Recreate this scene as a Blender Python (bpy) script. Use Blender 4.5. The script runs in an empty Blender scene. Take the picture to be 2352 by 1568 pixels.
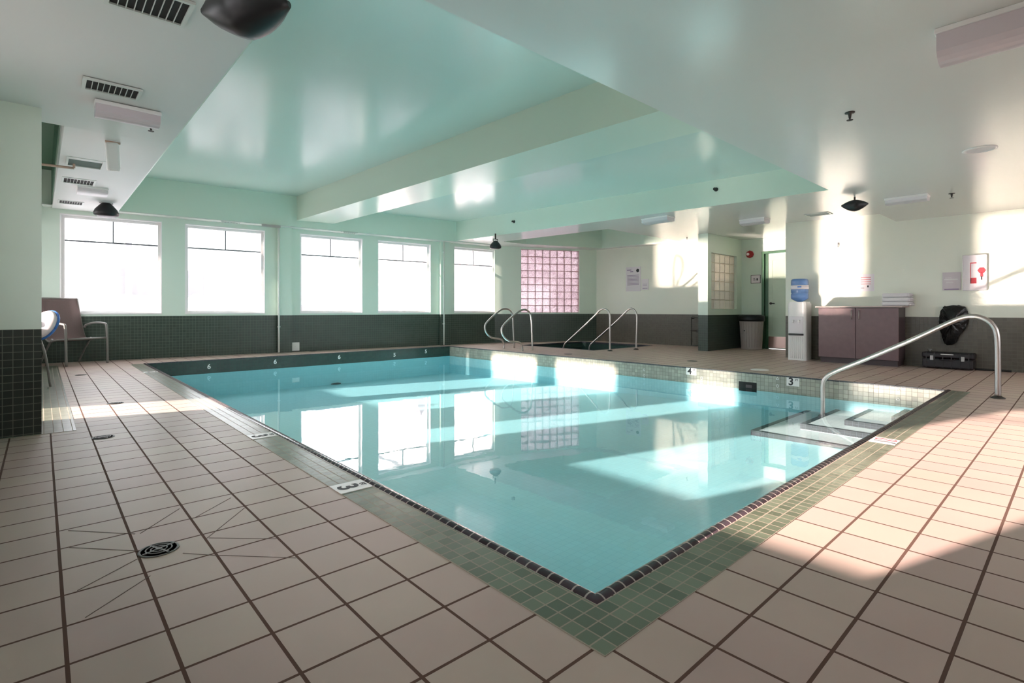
import bpy, bmesh, math, random
from mathutils import Vector, Matrix
random.seed(4)
S = bpy.context.scene
COL = S.collection

# ------------------------------------------------------------------ camera, world, sun, exposure
FPX, CX, HY, CAMH = 1192.0, 1176.0, 711.5, 0.84
ANG = math.atan2(1315, 1192)
FW = (math.cos(ANG), math.sin(ANG)); RT = (math.sin(ANG), -math.cos(ANG))
cam = bpy.data.objects.new('camera', bpy.data.cameras.new('camera'))
COL.objects.link(cam); S.camera = cam
cam.data.sensor_width = 36; cam.data.lens = FPX / 2352 * 36
cam.data.shift_y = -(784 - HY) / 2352
cam.data.clip_start = 0.05
cam.location = (0, 0, CAMH)
cam.rotation_euler = (math.pi / 2, 0, ANG - math.pi / 2)

W = bpy.data.worlds.new('world'); S.world = W; W.use_nodes = True
wn = W.node_tree; bg = wn.nodes['Background']
bg.inputs[0].default_value = (0.97, 0.96, 1.0, 1); bg.inputs[1].default_value = 4.1

SUN_SLOPE_Y, SUN_SLOPE_Z = -0.30, -0.33
sun = bpy.data.objects.new('sun', bpy.data.lights.new('sun', 'SUN')); COL.objects.link(sun)
sun.data.energy = 20; sun.data.color = (1.0, 0.79, 0.70); sun.data.angle = math.radians(1.1)
sun.rotation_euler = Vector((1, SUN_SLOPE_Y, SUN_SLOPE_Z)).to_track_quat('-Z', 'Y').to_euler()
sun.location = (-6, 6, 6)

S.view_settings.view_transform = 'Standard'; S.view_settings.look = 'None'
S.view_settings.gamma = 1; S.view_settings.use_curve_mapping = False
S.view_settings.exposure = 0.56
cy = S.cycles
cy.use_denoising = True
cy.max_bounces = 14; cy.diffuse_bounces = 8; cy.glossy_bounces = 6; cy.transmission_bounces = 6; cy.transparent_max_bounces = 16
cy.caustics_reflective = True; cy.caustics_refractive = True; cy.blur_glossy = 0.0
cy.sample_clamp_indirect = 0
cy.use_guiding = True

# ------------------------------------------------------------------ pixel <-> place helpers
def ray(px, py):
    u = (px - CX) / FPX; w = (HY - py) / FPX
    return (FW[0] + u * RT[0], FW[1] + u * RT[1], w)
def onz(px, py, z=0.0):
    d = ray(px, py); t = (z - CAMH) / d[2]; return Vector((d[0] * t, d[1] * t, z))
def onx(px, py, x):
    d = ray(px, py); t = x / d[0]; return Vector((x, d[1] * t, CAMH + d[2] * t))
def ony(px, py, y):
    d = ray(px, py); t = y / d[1]; return Vector((d[0] * t, y, CAMH + d[2] * t))
def online(px, py, a, b):
    """point on the vertical plane through ground points a, b"""
    d = ray(px, py); ex, ey = b[0] - a[0], b[1] - a[1]; n = (-ey, ex)
    t = (a[0] * n[0] + a[1] * n[1]) / (d[0] * n[0] + d[1] * n[1])
    return Vector((d[0] * t, d[1] * t, CAMH + d[2] * t))

# ------------------------------------------------------------------ materials
def mat(name, color=(.8, .8, .8), rough=.5, metal=0, spec=.5, coat=0, bump=None, noise=None):
    m = bpy.data.materials.new(name); m.use_nodes = True
    nt = m.node_tree; p = nt.nodes['Principled BSDF']
    p.inputs['Base Color'].default_value = (*color, 1); p.inputs['Roughness'].default_value = rough
    p.inputs['Metallic'].default_value = metal; p.inputs['Specular IOR Level'].default_value = spec
    p.inputs['Coat Weight'].default_value = coat
    if noise:
        sc, amt = noise
        tc = nt.nodes.new('ShaderNodeTexCoord'); nz = nt.nodes.new('ShaderNodeTexNoise'); nz.inputs['Scale'].default_value = sc
        nz.inputs['Detail'].default_value = 5
        nt.links.new(tc.outputs['Object'], nz.inputs['Vector'])
        r = nt.nodes.new('ShaderNodeMapRange'); r.inputs[3].default_value = 1 - amt; r.inputs[4].default_value = 1 + amt
        nt.links.new(nz.outputs['Fac'], r.inputs[0])
        mx = nt.nodes.new('ShaderNodeVectorMath'); mx.operation = 'SCALE'; mx.inputs[0].default_value = color
        nt.links.new(r.outputs[0], mx.inputs['Scale']); nt.links.new(mx.outputs[0], p.inputs['Base Color'])
        if bump:
            b = nt.nodes.new('ShaderNodeBump'); b.inputs['Strength'].default_value = bump; b.inputs['Distance'].default_value = .01
            nt.links.new(nz.outputs['Fac'], b.inputs['Height']); nt.links.new(b.outputs[0], p.inputs['Normal'])
    return m

def N(nt, kind, **kw):
    n = nt.nodes.new(kind)
    for k, v in kw.items(): setattr(n, k, v)
    return n
def mth(nt, op, a, b=None):
    n = N(nt, 'ShaderNodeMath', operation=op)
    for i, v in enumerate((a, b)):
        if v is None: continue
        if isinstance(v, (int, float)): n.inputs[i].default_value = v
        else: nt.links.new(v, n.inputs[i])
    return n.outputs[0]
def mixc(nt, f, a, b):
    n = N(nt, 'ShaderNodeMix', data_type='RGBA')
    for sock, v in ((n.inputs[0], f), (n.inputs[6], a), (n.inputs[7], b)):
        if isinstance(v, tuple): sock.default_value = (*v, 1)
        elif isinstance(v, (int, float)): sock.default_value = v
        else: nt.links.new(v, sock)
    return n.outputs[2]
def grid(nt, size, off=(0, 0, 0), grout=.004, axes=(1, 1, 1)):
    """1 on grout lines of a cubic grid, ignoring the axis the face looks along; also a per-tile random value"""
    tc = N(nt, 'ShaderNodeTexCoord'); sp = N(nt, 'ShaderNodeSeparateXYZ'); nt.links.new(tc.outputs['Object'], sp.inputs[0])
    sn = N(nt, 'ShaderNodeSeparateXYZ'); nt.links.new(tc.outputs['Normal'], sn.inputs[0])
    m = None; cells = []
    for i in range(3):
        sz = size[i] if isinstance(size, tuple) else size
        q = mth(nt, 'DIVIDE', mth(nt, 'SUBTRACT', sp.outputs[i], off[i]), sz)
        fr = mth(nt, 'FRACT', q); fr = mth(nt, 'ABSOLUTE', mth(nt, 'SUBTRACT', fr, .5))
        line = mth(nt, 'GREATER_THAN', fr, .5 - grout / sz / 2)
        facing = mth(nt, 'LESS_THAN', mth(nt, 'ABSOLUTE', sn.outputs[i]), .6)
        line = mth(nt, 'MULTIPLY', mth(nt, 'MULTIPLY', line, facing), axes[i])
        m = line if m is None else mth(nt, 'MAXIMUM', m, line)
        cells.append(mth(nt, 'MULTIPLY', mth(nt, 'FLOOR', q), facing))
    cb = N(nt, 'ShaderNodeCombineXYZ')
    for i in range(3): nt.links.new(cells[i], cb.inputs[i])
    wnz = N(nt, 'ShaderNodeTexWhiteNoise', noise_dimensions='3D'); nt.links.new(cb.outputs[0], wnz.inputs['Vector'])
    return m, wnz.outputs['Value'], tc, sp
def tilemat(name, tile, groutc, size, off=(0, 0, 0), grout=.004, rough=.3, var=.12, axes=(1, 1, 1), stain=0.0, tile2=None, spec=.5):
    m = bpy.data.materials.new(name); m.use_nodes = True; nt = m.node_tree; p = nt.nodes['Principled BSDF']
    g, rnd, tc, sp = grid(nt, size, off, grout, axes)
    nz = N(nt, 'ShaderNodeTexNoise'); nz.inputs['Scale'].default_value = 2.3; nz.inputs['Detail'].default_value = 6
    nt.links.new(tc.outputs['Object'], nz.inputs['Vector'])
    k = mth(nt, 'ADD', mth(nt, 'MULTIPLY', rnd, var), 1 - var / 2)
    k = mth(nt, 'MULTIPLY', k, mth(nt, 'ADD', mth(nt, 'MULTIPLY', nz.outputs['Fac'], stain), 1 - stain / 2))
    base = mixc(nt, rnd, tile, tile2 or tile)
    vm = N(nt, 'ShaderNodeVectorMath', operation='SCALE'); nt.links.new(base, vm.inputs[0]); nt.links.new(k, vm.inputs['Scale'])
    nt.links.new(mixc(nt, g, vm.outputs[0], groutc), p.inputs['Base Color'])
    nt.links.new(mth(nt, 'ADD', mth(nt, 'MULTIPLY', g, .5), rough), p.inputs['Roughness'])
    p.inputs['Specular IOR Level'].default_value = spec
    b = N(nt, 'ShaderNodeBump', invert=True); b.inputs['Strength'].default_value = .5; b.inputs['Distance'].default_value = .002
    nt.links.new(g, b.inputs['Height']); nt.links.new(b.outputs[0], p.inputs['Normal'])
    return m
def wallmat(name, paint, tile, groutc, top, rough=.32, tsize=.05):
    """semi-gloss paint above a mosaic wainscot (local z is height)"""
    m = tilemat(name, tile, groutc, tsize, (0.01, 0.01, top), .004, .3, .25)
    nt = m.node_tree; p = nt.nodes['Principled BSDF']; out = nt.nodes['Material Output']
    q = nt.nodes.new('ShaderNodeBsdfPrincipled'); q.inputs['Base Color'].default_value = (*paint, 1); q.inputs['Roughness'].default_value = rough
    tc = N(nt, 'ShaderNodeTexCoord'); sp = N(nt, 'ShaderNodeSeparateXYZ'); nt.links.new(tc.outputs['Object'], sp.inputs[0])
    f = mth(nt, 'GREATER_THAN', sp.outputs[2], top)
    ms = N(nt, 'ShaderNodeMixShader'); nt.links.new(f, ms.inputs[0]); nt.links.new(p.outputs[0], ms.inputs[1]); nt.links.new(q.outputs[0], ms.inputs[2])
    nt.links.new(ms.outputs[0], out.inputs[0])
    return m

WT = .735                                   # wainscot height
GREEN_T, GREEN_G = (.040, .058, .045), (.13, .16, .13)
PAINT = (.66, .76, .665); PAINT_HI = (.63, .72, .665)
M = {}
M['deck'] = tilemat('deck tile', (.53, .385, .345), (.12, .066, .05), .2, (.045, .017, 0), .009, .42, .16, stain=.26, tile2=(.47, .37, .31), spec=.28)
M['wall'] = wallmat('mint wall over green mosaic', PAINT, GREEN_T, GREEN_G, WT)
M['wall_warmlit'] = wallmat('mint wall over mosaic in warm-lit tint', (.74, .76, .66), (.095, .082, .062), (.16, .14, .11), WT)  # same mint paint and green mosaic, with warm light put into the colours
M['pillar'] = wallmat('pale wall over dark mosaic', (.66, .74, .66), (.030, .036, .030), (.15, .16, .13), .71)
M['green'] = mat('mint paint', PAINT, .30)
M['green_hi'] = mat('sea green ceiling paint', PAINT_HI, .20, spec=.7)
M['beam'] = mat('pale green beam paint', (.68, .74, .64), .25)
M['soffit'] = mat('pale soffit paint', (.72, .72, .69), .20, spec=.7)
M['soffit_left'] = mat('matt soffit paint', (.68, .69, .67), .45, spec=.3)
M['dark_green'] = mat('dark green paint', (.07, .17, .10), .4)
M['band'] = tilemat('green deck mosaic', (.115, .135, .088), (.36, .29, .23), .05, (.012, .03, 0), .0045, .28, .35, tile2=(.145, .165, .115))
M['poolwall'] = tilemat('pool wall mosaic', (.33, .33, .28), (.17, .16, .13), .05, (0, .01, 0), .0035, .25, .2, tile2=(.37, .36, .30))
M['poolfar'] = tilemat('shaded far wall mosaic', (.028, .060, .050), (.018, .03, .027), .05, (0, .01, 0), .0035, .25, .25)  # pool wall mosaic with the far wall's shade put in; also tub tile
M['poolfloor'] = tilemat('pool floor tile', (.50, .86, .93), (.45, .80, .88), .05, (0, 0, 0), .004, .4, .05)
M['poolstep'] = tilemat('pool step tile', (.78, .80, .82), (.66, .70, .72), .05, (0, 0, 0), .003, .4, .05)
M['nosing'] = tilemat('dark nosing tile', (.02, .022, .03), (.13, .14, .16), .05, (0, 0, 0), .003, .3, .2)
M['coping'] = tilemat('dark bullnose tile', (.045, .028, .035), (.42, .34, .31), .05, (.012, .03, 0), .006, .18, .4, axes=(1, 1, 0), tile2=(.06, .04, .05))
M['lavband'] = M['band']
M['white'] = mat('white plastic', (.80, .78, .77), .35)
M['frame'] = mat('white window frame', (.82, .80, .80), .3)
M['dark_bar'] = mat('grey window bar', (.16, .17, .19), .4)
M['steel'] = mat('stainless steel', (.52, .48, .46), .34, metal=1)
M['steel_dull'] = mat('brushed steel', (.42, .40, .39), .35, metal=1)
M['black'] = mat('black plastic', (.012, .012, .013), .4)
M['hole'] = mat('dark recess', (.006, .005, .005), .7)
M['grille'] = mat('vent grille white', (.62, .66, .62), .4)
M['greyfilter'] = mat('grey filter', (.17, .20, .19), .8)
M['lav'] = mat('lilac diffuser plastic', (.60, .53, .56), .35)
M['lavwhite'] = mat('lilac white plastic', (.72, .68, .70), .35)
M['brownwood'] = mat('brown laminate', (.17, .10, .105), .38, noise=(14, .15))
M['browndark'] = mat('dark brown laminate', (.055, .035, .04), .4)
M['counter'] = mat('pinkish counter top', (.50, .40, .37), .35)
M['towel'] = mat('white towel', (.74, .70, .72), .9, noise=(60, .06), bump=.4)
M['trash'] = mat('beige grey bin', (.44, .38, .36), .45)
M['red'] = mat('red plastic', (.35, .02, .02), .35)
M['redprint'] = mat('red print', (.60, .04, .06), .5)
M['ink'] = mat('dark ink', (.03, .03, .035), .6)
M['paper'] = mat('white paper', (.78, .72, .75), .6)
M['purpleprint'] = mat('purple print', (.30, .22, .34), .6)
M['sling'] = mat('brown mesh sling', (.13, .085, .08), .75, noise=(90, .2))
M['chairmetal'] = mat('taupe powder coat', (.20, .185, .17), .35)
M['doorgreen'] = mat('green door paint', (.52, .62, .50), .35)
M['doorframe'] = mat('dark green door frame', (.05, .14, .07), .35)
M['kick'] = mat('copper kick plate', (.78, .55, .50), .22, metal=1)
M['bluebottle'] = mat('blue bottle plastic', (.22, .40, .78), .12)
M['bluebottle'].node_tree.nodes['Principled BSDF'].inputs['Transmission Weight'].default_value = .55
M['bag'] = mat('black bin bag', (.010, .010, .010), .22, noise=(25, .2), bump=.9)
M['case'] = mat('black case shell', (.014, .010, .013), .4)
M['pipe'] = mat('pale pipe', (.72, .74, .70), .25)
M['rust'] = mat('pinkish copper pipe', (.55, .38, .30), .4)
M['blue'] = mat('blue plastic', (.05, .18, .55), .35)
M['pinkwhite'] = mat('pale pink plastic', (.82, .72, .74), .3)
M['bar'] = mat('dull dark metal', (.06, .055, .05), .4, metal=.6)
M['signtile'] = mat('white sign tile', (.80, .76, .74), .3)
M['ground'] = mat('pale ground', (.42, .42, .45), .9)
M['hedge'] = mat('hazed grey foliage', (.19, .19, .195), .95, noise=(3, .3))  # grey stands in for the haze outside, put into the foliage colour
M['conifer'] = mat('reddish foliage', (.25, .185, .20), .95, noise=(3, .3))
M['building'] = mat('pale building render', (.20, .20, .21), .9)
M['brick'] = mat('pink brick', (.95, .87, .89), .9)
M['grate'] = mat('weathered drain metal', (.13, .125, .115), .45, metal=.5)
M['stain'] = mat('yellowed grout drain collar', (.20, .17, .12), .6)

def schlick(nt, f0, scale=1.0, power=5.0):
    """Fresnel reflectance that is the same from both sides of a thin sheet"""
    g = N(nt, 'ShaderNodeNewGeometry'); d = N(nt, 'ShaderNodeVectorMath', operation='DOT_PRODUCT')
    nt.links.new(g.outputs['Incoming'], d.inputs[0]); nt.links.new(g.outputs['Normal'], d.inputs[1])
    k = mth(nt, 'POWER', mth(nt, 'SUBTRACT', 1.0, mth(nt, 'ABSOLUTE', d.outputs['Value'])), power)
    return mth(nt, 'ADD', mth(nt, 'MULTIPLY', k, (1 - f0) * scale), f0)
def glassmat(name, tint=(.97, .98, .98), fog=0.0, fogc=(.9, .9, .92), ramp=None):
    m = bpy.data.materials.new(name); m.use_nodes = True; nt = m.node_tree
    for n in list(nt.nodes):
        if n.type != 'OUTPUT_MATERIAL': nt.nodes.remove(n)
    out = nt.nodes['Material Output']
    tr = N(nt, 'ShaderNodeBsdfTransparent'); tr.inputs[0].default_value = (*tint, 1)
    gl = N(nt, 'ShaderNodeBsdfGlossy'); gl.inputs['Roughness'].default_value = 0.0
    fr = schlick(nt, .04)
    ms = N(nt, 'ShaderNodeMixShader'); nt.links.new(fr, ms.inputs[0]); nt.links.new(tr.outputs[0], ms.inputs[1]); nt.links.new(gl.outputs[0], ms.inputs[2])
    last = ms.outputs[0]
    if fog:
        tl = N(nt, 'ShaderNodeBsdfTranslucent'); tl.inputs[0].default_value = (*fogc, 1)
        tc = N(nt, 'ShaderNodeTexCoord'); sp = N(nt, 'ShaderNodeSeparateXYZ'); nt.links.new(tc.outputs['Object'], sp.inputs[0])
        mp = N(nt, 'ShaderNodeMapping'); mp.inputs['Scale'].default_value = (7, 7, .9); nt.links.new(tc.outputs['Object'], mp.inputs[0])
        nz = N(nt, 'ShaderNodeTexNoise'); nz.inputs['Scale'].default_value = 1.6; nz.inputs['Detail'].default_value = 4; nt.links.new(mp.outputs[0], nz.inputs['Vector'])
        rr = N(nt, 'ShaderNodeMapRange'); rr.inputs[1].default_value = 2.2; rr.inputs[2].default_value = .75; rr.inputs[3].default_value = fog * .5; rr.inputs[4].default_value = fog
        nt.links.new(sp.outputs[2], rr.inputs[0])
        f = mth(nt, 'MULTIPLY', rr.outputs[0], mth(nt, 'ADD', mth(nt, 'MULTIPLY', nz.outputs['Fac'], .8), .6))
        m2 = N(nt, 'ShaderNodeMixShader'); nt.links.new(f, m2.inputs[0]); nt.links.new(last, m2.inputs[1]); nt.links.new(tl.outputs[0], m2.inputs[2]); last = m2.outputs[0]
    nt.links.new(last, out.inputs[0]); return m
M['glass'] = glassmat('clear window glass')
M['fogglass'] = glassmat('misted window glass', fog=.06)

def watermat():
    m = bpy.data.materials.new('pool water'); m.use_nodes = True; nt = m.node_tree
    for n in list(nt.nodes):
        if n.type != 'OUTPUT_MATERIAL': nt.nodes.remove(n)
    out = nt.nodes['Material Output']
    tr = N(nt, 'ShaderNodeBsdfTransparent'); tr.inputs[0].default_value = (.84, .96, .975, 1)
    gl = N(nt, 'ShaderNodeBsdfGlossy'); gl.inputs['Roughness'].default_value = 0.0
    fr = mth(nt, 'MINIMUM', schlick(nt, .022, 1.5, 4.0), .42)
    tc = N(nt, 'ShaderNodeTexCoord'); nz = N(nt, 'ShaderNodeTexNoise'); nz.inputs['Scale'].default_value = 5; nz.inputs['Detail'].default_value = 3
    nt.links.new(tc.outputs['Object'], nz.inputs['Vector'])
    b = N(nt, 'ShaderNodeBump'); b.inputs['Strength'].default_value = .02; b.inputs['Distance'].default_value = .02
    nt.links.new(nz.outputs['Fac'], b.inputs['Height']); nt.links.new(b.outputs[0], gl.inputs['Normal'])
    ms = N(nt, 'ShaderNodeMixShader'); nt.links.new(fr, ms.inputs[0]); nt.links.new(tr.outputs[0], ms.inputs[1]); nt.links.new(gl.outputs[0], ms.inputs[2])
    nt.links.new(ms.outputs[0], out.inputs[0]); return m
M['water'] = watermat()

def blockmat(name, tint, line):
    """patterned glass block with mortar lines; local x along, z up"""
    m = bpy.data.materials.new(name); m.use_nodes = True; nt = m.node_tree
    for n in list(nt.nodes):
        if n.type != 'OUTPUT_MATERIAL': nt.nodes.remove(n)
    out = nt.nodes['Material Output']
    tc = N(nt, 'ShaderNodeTexCoord')
    vz = N(nt, 'ShaderNodeTexNoise'); vz.inputs['Scale'].default_value = 30; vz.inputs['Distortion'].default_value = 2.5; nt.links.new(tc.outputs['Object'], vz.inputs['Vector'])
    k = mth(nt, 'MULTIPLY', mth(nt, 'LESS_THAN', mth(nt, 'ABSOLUTE', mth(nt, 'SUBTRACT', vz.outputs['Fac'], .5)), .05), .85)
    colr = mixc(nt, k, tint, line)
    tr = N(nt, 'ShaderNodeBsdfTransparent'); nt.links.new(colr, tr.inputs[0])
    tl = N(nt, 'ShaderNodeBsdfTranslucent'); nt.links.new(colr, tl.inputs[0])
    df = N(nt, 'ShaderNodeBsdfDiffuse'); nt.links.new(colr, df.inputs[0])
    m0 = N(nt, 'ShaderNodeMixShader'); m0.inputs[0].default_value = .5; nt.links.new(tl.outputs[0], m0.inputs[1]); nt.links.new(df.outputs[0], m0.inputs[2])
    m1 = N(nt, 'ShaderNodeMixShader'); m1.inputs[0].default_value = .55; nt.links.new(tr.outputs[0], m1.inputs[1]); nt.links.new(m0.outputs[0], m1.inputs[2])
    gl = N(nt, 'ShaderNodeBsdfGlossy'); gl.inputs['Roughness'].default_value = .12
    m2 = N(nt, 'ShaderNodeMixShader'); m2.inputs[0].default_value = .08; nt.links.new(m1.outputs[0], m2.inputs[1]); nt.links.new(gl.outputs[0], m2.inputs[2])
    nt.links.new(m2.outputs[0], out.inputs[0]); return m
M['block'] = blockmat('patterned glass block', (.96, .90, .93), (.22, .13, .16))
M['block2'] = blockmat('plain glass block', (1.0, .98, .95), (.88, .84, .78))
M['mortar'] = mat('pink mortar', (.45, .27, .27), .8)
M['mortar2'] = mat('brown mortar', (.70, .65, .56), .8)

# ------------------------------------------------------------------ mesh building
class MB:
    def __init__(s): s.bm = bmesh.new()
    def box(s, x0, x1, y0, y1, z0, z1):
        x0, x1 = min(x0, x1), max(x0, x1); y0, y1 = min(y0, y1), max(y0, y1); z0, z1 = min(z0, z1), max(z0, z1)
        v = [s.bm.verts.new(p) for p in ((x0, y0, z0), (x1, y0, z0), (x1, y1, z0), (x0, y1, z0), (x0, y0, z1), (x1, y0, z1), (x1, y1, z1), (x0, y1, z1))]
        for f in ((3, 2, 1, 0), (4, 5, 6, 7), (0, 1, 5, 4), (1, 2, 6, 5), (2, 3, 7, 6), (3, 0, 4, 7)): s.bm.faces.new([v[i] for i in f])
        return s
    def obox(s, c, ax, ay, az):
        """oriented box: centre and three half-extent vectors"""
        c, ax, ay, az = map(Vector, (c, ax, ay, az))
        v = [s.bm.verts.new(c + a * ax + b * ay + d * az) for d in (-1, 1) for b in (-1, 1) for a in (-1, 1)]
        for f in ((0, 2, 3, 1), (4, 5, 7, 6), (0, 1, 5, 4), (1, 3, 7, 5), (3, 2, 6, 7), (2, 0, 4, 6)): s.bm.faces.new([v[i] for i in f])
        return s
    def hexa(s, bot, top):
        """block from 4 bottom and 4 top corners (same winding, counter-clockwise from above)"""
        b = [s.bm.verts.new(p) for p in bot]; t = [s.bm.verts.new(p) for p in top]
        s.bm.faces.new(b[::-1]); s.bm.faces.new(t)
        for i in range(4):
            j = (i + 1) % 4; s.bm.faces.new((b[i], b[j], t[j], t[i]))
        return s
    def prism(s, poly, z0, z1):
        b = [s.bm.verts.new((p[0], p[1], z0)) for p in poly]; t = [s.bm.verts.new((p[0], p[1], z1)) for p in poly]
        s.bm.faces.new(b[::-1]); s.bm.faces.new(t); n = len(poly)
        for i in range(n): s.bm.faces.new((b[i], b[(i + 1) % n], t[(i + 1) % n], t[i]))
        return s
    def extrude(s, prof, o, u, v, w):
        """profile (a,b) in plane u,v at o, extruded by vector w"""
        o, u, v, w = map(Vector, (o, u, v, w))
        b = [s.bm.verts.new(o + u * a + v * c) for a, c in prof]; t = [s.bm.verts.new(o + u * a + v * c + w) for a, c in prof]
        s.bm.faces.new(b[::-1]); s.bm.faces.new(t); n = len(prof)
        for i in range(n): s.bm.faces.new((b[i], b[(i + 1) % n], t[(i + 1) % n], t[i]))
        return s
    def ring(s, c, ax, ay, r, n):
        return [s.bm.verts.new(c + ax * (math.cos(2 * math.pi * i / n) * r) + ay * (math.sin(2 * math.pi * i / n) * r)) for i in range(n)]
    def tube(s, pts, r, n=12, rs=None, cap=True):
        pts = [Vector(p) for p in pts]; rings = []; prev = None
        for i, p in enumerate(pts):
            t = (pts[min(i + 1, len(pts) - 1)] - pts[max(i - 1, 0)]).normalized()
            if prev is None:
                a = t.orthogonal().normalized()
            else:
                a = (prev - t * prev.dot(t)).normalized()
            prev = a; rings.append(s.ring(p, a, t.cross(a), rs[i] if rs else r, n))
        for q in range(len(rings) - 1):
            for i in range(n):
                j = (i + 1) % n; f = s.bm.faces.new((rings[q][i], rings[q][j], rings[q + 1][j], rings[q + 1][i])); f.smooth = True
        if cap: s.bm.faces.new(rings[0][::-1]); s.bm.faces.new(rings[-1])
        return s
    def lathe(s, prof, c=(0, 0, 0), n=28, axis='z'):
        c = Vector(c); ax, ay, az = {'z': ((1, 0, 0), (0, 1, 0), (0, 0, 1)), 'x': ((0, 1, 0), (0, 0, 1), (1, 0, 0)), 'y': ((0, 0, 1), (1, 0, 0), (0, 1, 0))}[axis]
        ax, ay, az = Vector(ax), Vector(ay), Vector(az)
        rings = [s.ring(c + az * h, ax, ay, max(r, 1e-4), n) for r, h in prof]
        for q in range(len(rings) - 1):
            for i in range(n):
                j = (i + 1) % n; f = s.bm.faces.new((rings[q][i], rings[q][j], rings[q + 1][j], rings[q + 1][i])); f.smooth = True
        s.bm.faces.new(rings[0][::-1]); s.bm.faces.new(rings[-1]); return s
    def build(s, name, m, parent=None, bevel=0, xf=None):
        if xf is not None: bmesh.ops.transform(s.bm, matrix=xf, verts=s.bm.verts)
        bmesh.ops.recalc_face_normals(s.bm, faces=s.bm.faces)
        loc = Vector((0, 0, 0))
        if parent is not None:
            loc = WORLD[parent.name]
            bmesh.ops.translate(s.bm, vec=-loc, verts=s.bm.verts)
        me = bpy.data.meshes.new(name); s.bm.to_mesh(me); s.bm.free(); me.materials.append(m)
        o = bpy.data.objects.new(name, me); COL.objects.link(o)
        if parent is not None: o.parent = parent
        WORLD[o.name] = loc
        if bevel:
            b = o.modifiers.new('bevel', 'BEVEL'); b.width = bevel; b.segments = 2; b.limit_method = 'ANGLE'; b.angle_limit = math.radians(50)
        return o
WORLD = {}
def tag(o, label, cat, group=None, kind=None):
    o['label'] = label; o['category'] = cat
    if group: o['group'] = group
    if kind: o['kind'] = kind
    return o
def thing(name, loc, label, cat, group=None):
    o = bpy.data.objects.new(name, None); COL.objects.link(o); o.location = loc; WORLD[o.name] = Vector(loc); o.empty_display_size = .1
    return tag(o, label, cat, group)
def struct(o): o['kind'] = 'structure'; return o
def sub(o, parent):
    """make o (built in parent's parent frame) a child of a part: both meshes share one origin"""
    o.parent = parent; return o
def path(pts, per=8):
    """rounded path: Catmull-Rom through the points"""
    p = [Vector(a) for a in pts]; p = [p[0] * 2 - p[1]] + p + [p[-1] * 2 - p[-2]]; out = []
    for i in range(1, len(p) - 2):
        for k in range(per):
            t = k / per
            out.append(.5 * ((2 * p[i]) + (-p[i - 1] + p[i + 1]) * t + (2 * p[i - 1] - 5 * p[i] + 4 * p[i + 1] - p[i + 2]) * t * t + (-p[i - 1] + 3 * p[i] - 3 * p[i + 1] + p[i + 2]) * t ** 3))
    out.append(p[-2]); return out
def text(name, s, m, size, mw, parent, depth=.0015):
    """text as a mesh; mw = world matrix of the text plane (x right, y up)"""
    c = bpy.data.curves.new(name, 'FONT'); c.body = s; c.size = size; c.extrude = depth; c.align_x = 'CENTER'; c.align_y = 'CENTER'; c.offset = size * .025
    t = bpy.data.objects.new(name, c); me = bpy.data.meshes.new_from_object(t); bpy.data.objects.remove(t); bpy.data.curves.remove(c)
    me.transform(mw); loc = WORLD[parent.name]; me.transform(Matrix.Translation(-loc)); me.materials.clear(); me.materials.append(m); me.name = name
    o = bpy.data.objects.new(name, me); COL.objects.link(o); o.parent = parent; WORLD[o.name] = loc; return o
def frame_m(o, x, y):
    """matrix with origin o, x axis, y axis"""
    x = Vector(x).normalized(); y = Vector(y).normalized(); z = x.cross(y)
    return Matrix(((x.x, y.x, z.x, o[0]), (x.y, y.y, z.y, o[1]), (x.z, y.z, z.z, o[2]), (0, 0, 0, 1)))

def wall(name, a, b, z1, th, m, holes=(), z0=0.0):
    """wall from a to b (room side on the left of a->b is at local y=0; thickness goes to -y). holes: (u0,u1,z0,z1)"""
    a, b = Vector((*a, 0)), Vector((*b, 0)); L = (b - a).length; d = (b - a) / L
    us = sorted({0.0, L, *[h[0] for h in holes], *[h[1] for h in holes]}); zs = sorted({z0, z1, *[h[2] for h in holes], *[h[3] for h in holes]})
    bm = MB()
    for i in range(len(us) - 1):
        j = 0
        while j < len(zs) - 1:
            uc = (us[i] + us[i + 1]) / 2
            solid = lambda k: not any(h[0] < uc < h[1] and h[2] < (zs[k] + zs[k + 1]) / 2 < h[3] for h in holes)
            if not solid(j): j += 1; continue
            k = j
            while k + 1 < len(zs) - 1 and solid(k + 1): k += 1
            bm.box(us[i], us[i + 1], -th, 0, zs[j], zs[k + 1]); j = k + 1
    o = bm.build(name, m); o.location = a; o.rotation_euler = (0, 0, math.atan2(d.y, d.x)); return struct(o), a, d

# ------------------------------------------------------------------ the room
WA, WB = (0.0, 11.0), (8.65, 10.2)                    # window wall, room side
DA, DB = WB, (11.2, 8.93)                             # slanted glass-block wall
XR, XP, XD = 9.75, 11.2, 11.6                         # right wall, poster wall, door wall
YN = 1.95                                             # near edge of the raised ceiling
def zL(y): return 2.2 + max(0, y - 4.9) * .0413       # left soffit
def zR(y): return 2.345 + .0175 * (y - 2)             # right soffit
def zC1(y): return 2.875 + .0235 * (y - 2)            # raised ceiling, left bay
def zC2(y): return 2.70 + .030 * (y - 2)              # raised ceiling, right bay
def zB(y): return 2.45 + .018 * (y - 2)               # beam underside
PX0, PX1, PY0, PY1, ZW = 1.225, 7.0, .985, 9.87, -.21 # pool and its water level
def zF(y): return -.42 - .022 * (y - 1)               # pool floor

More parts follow.
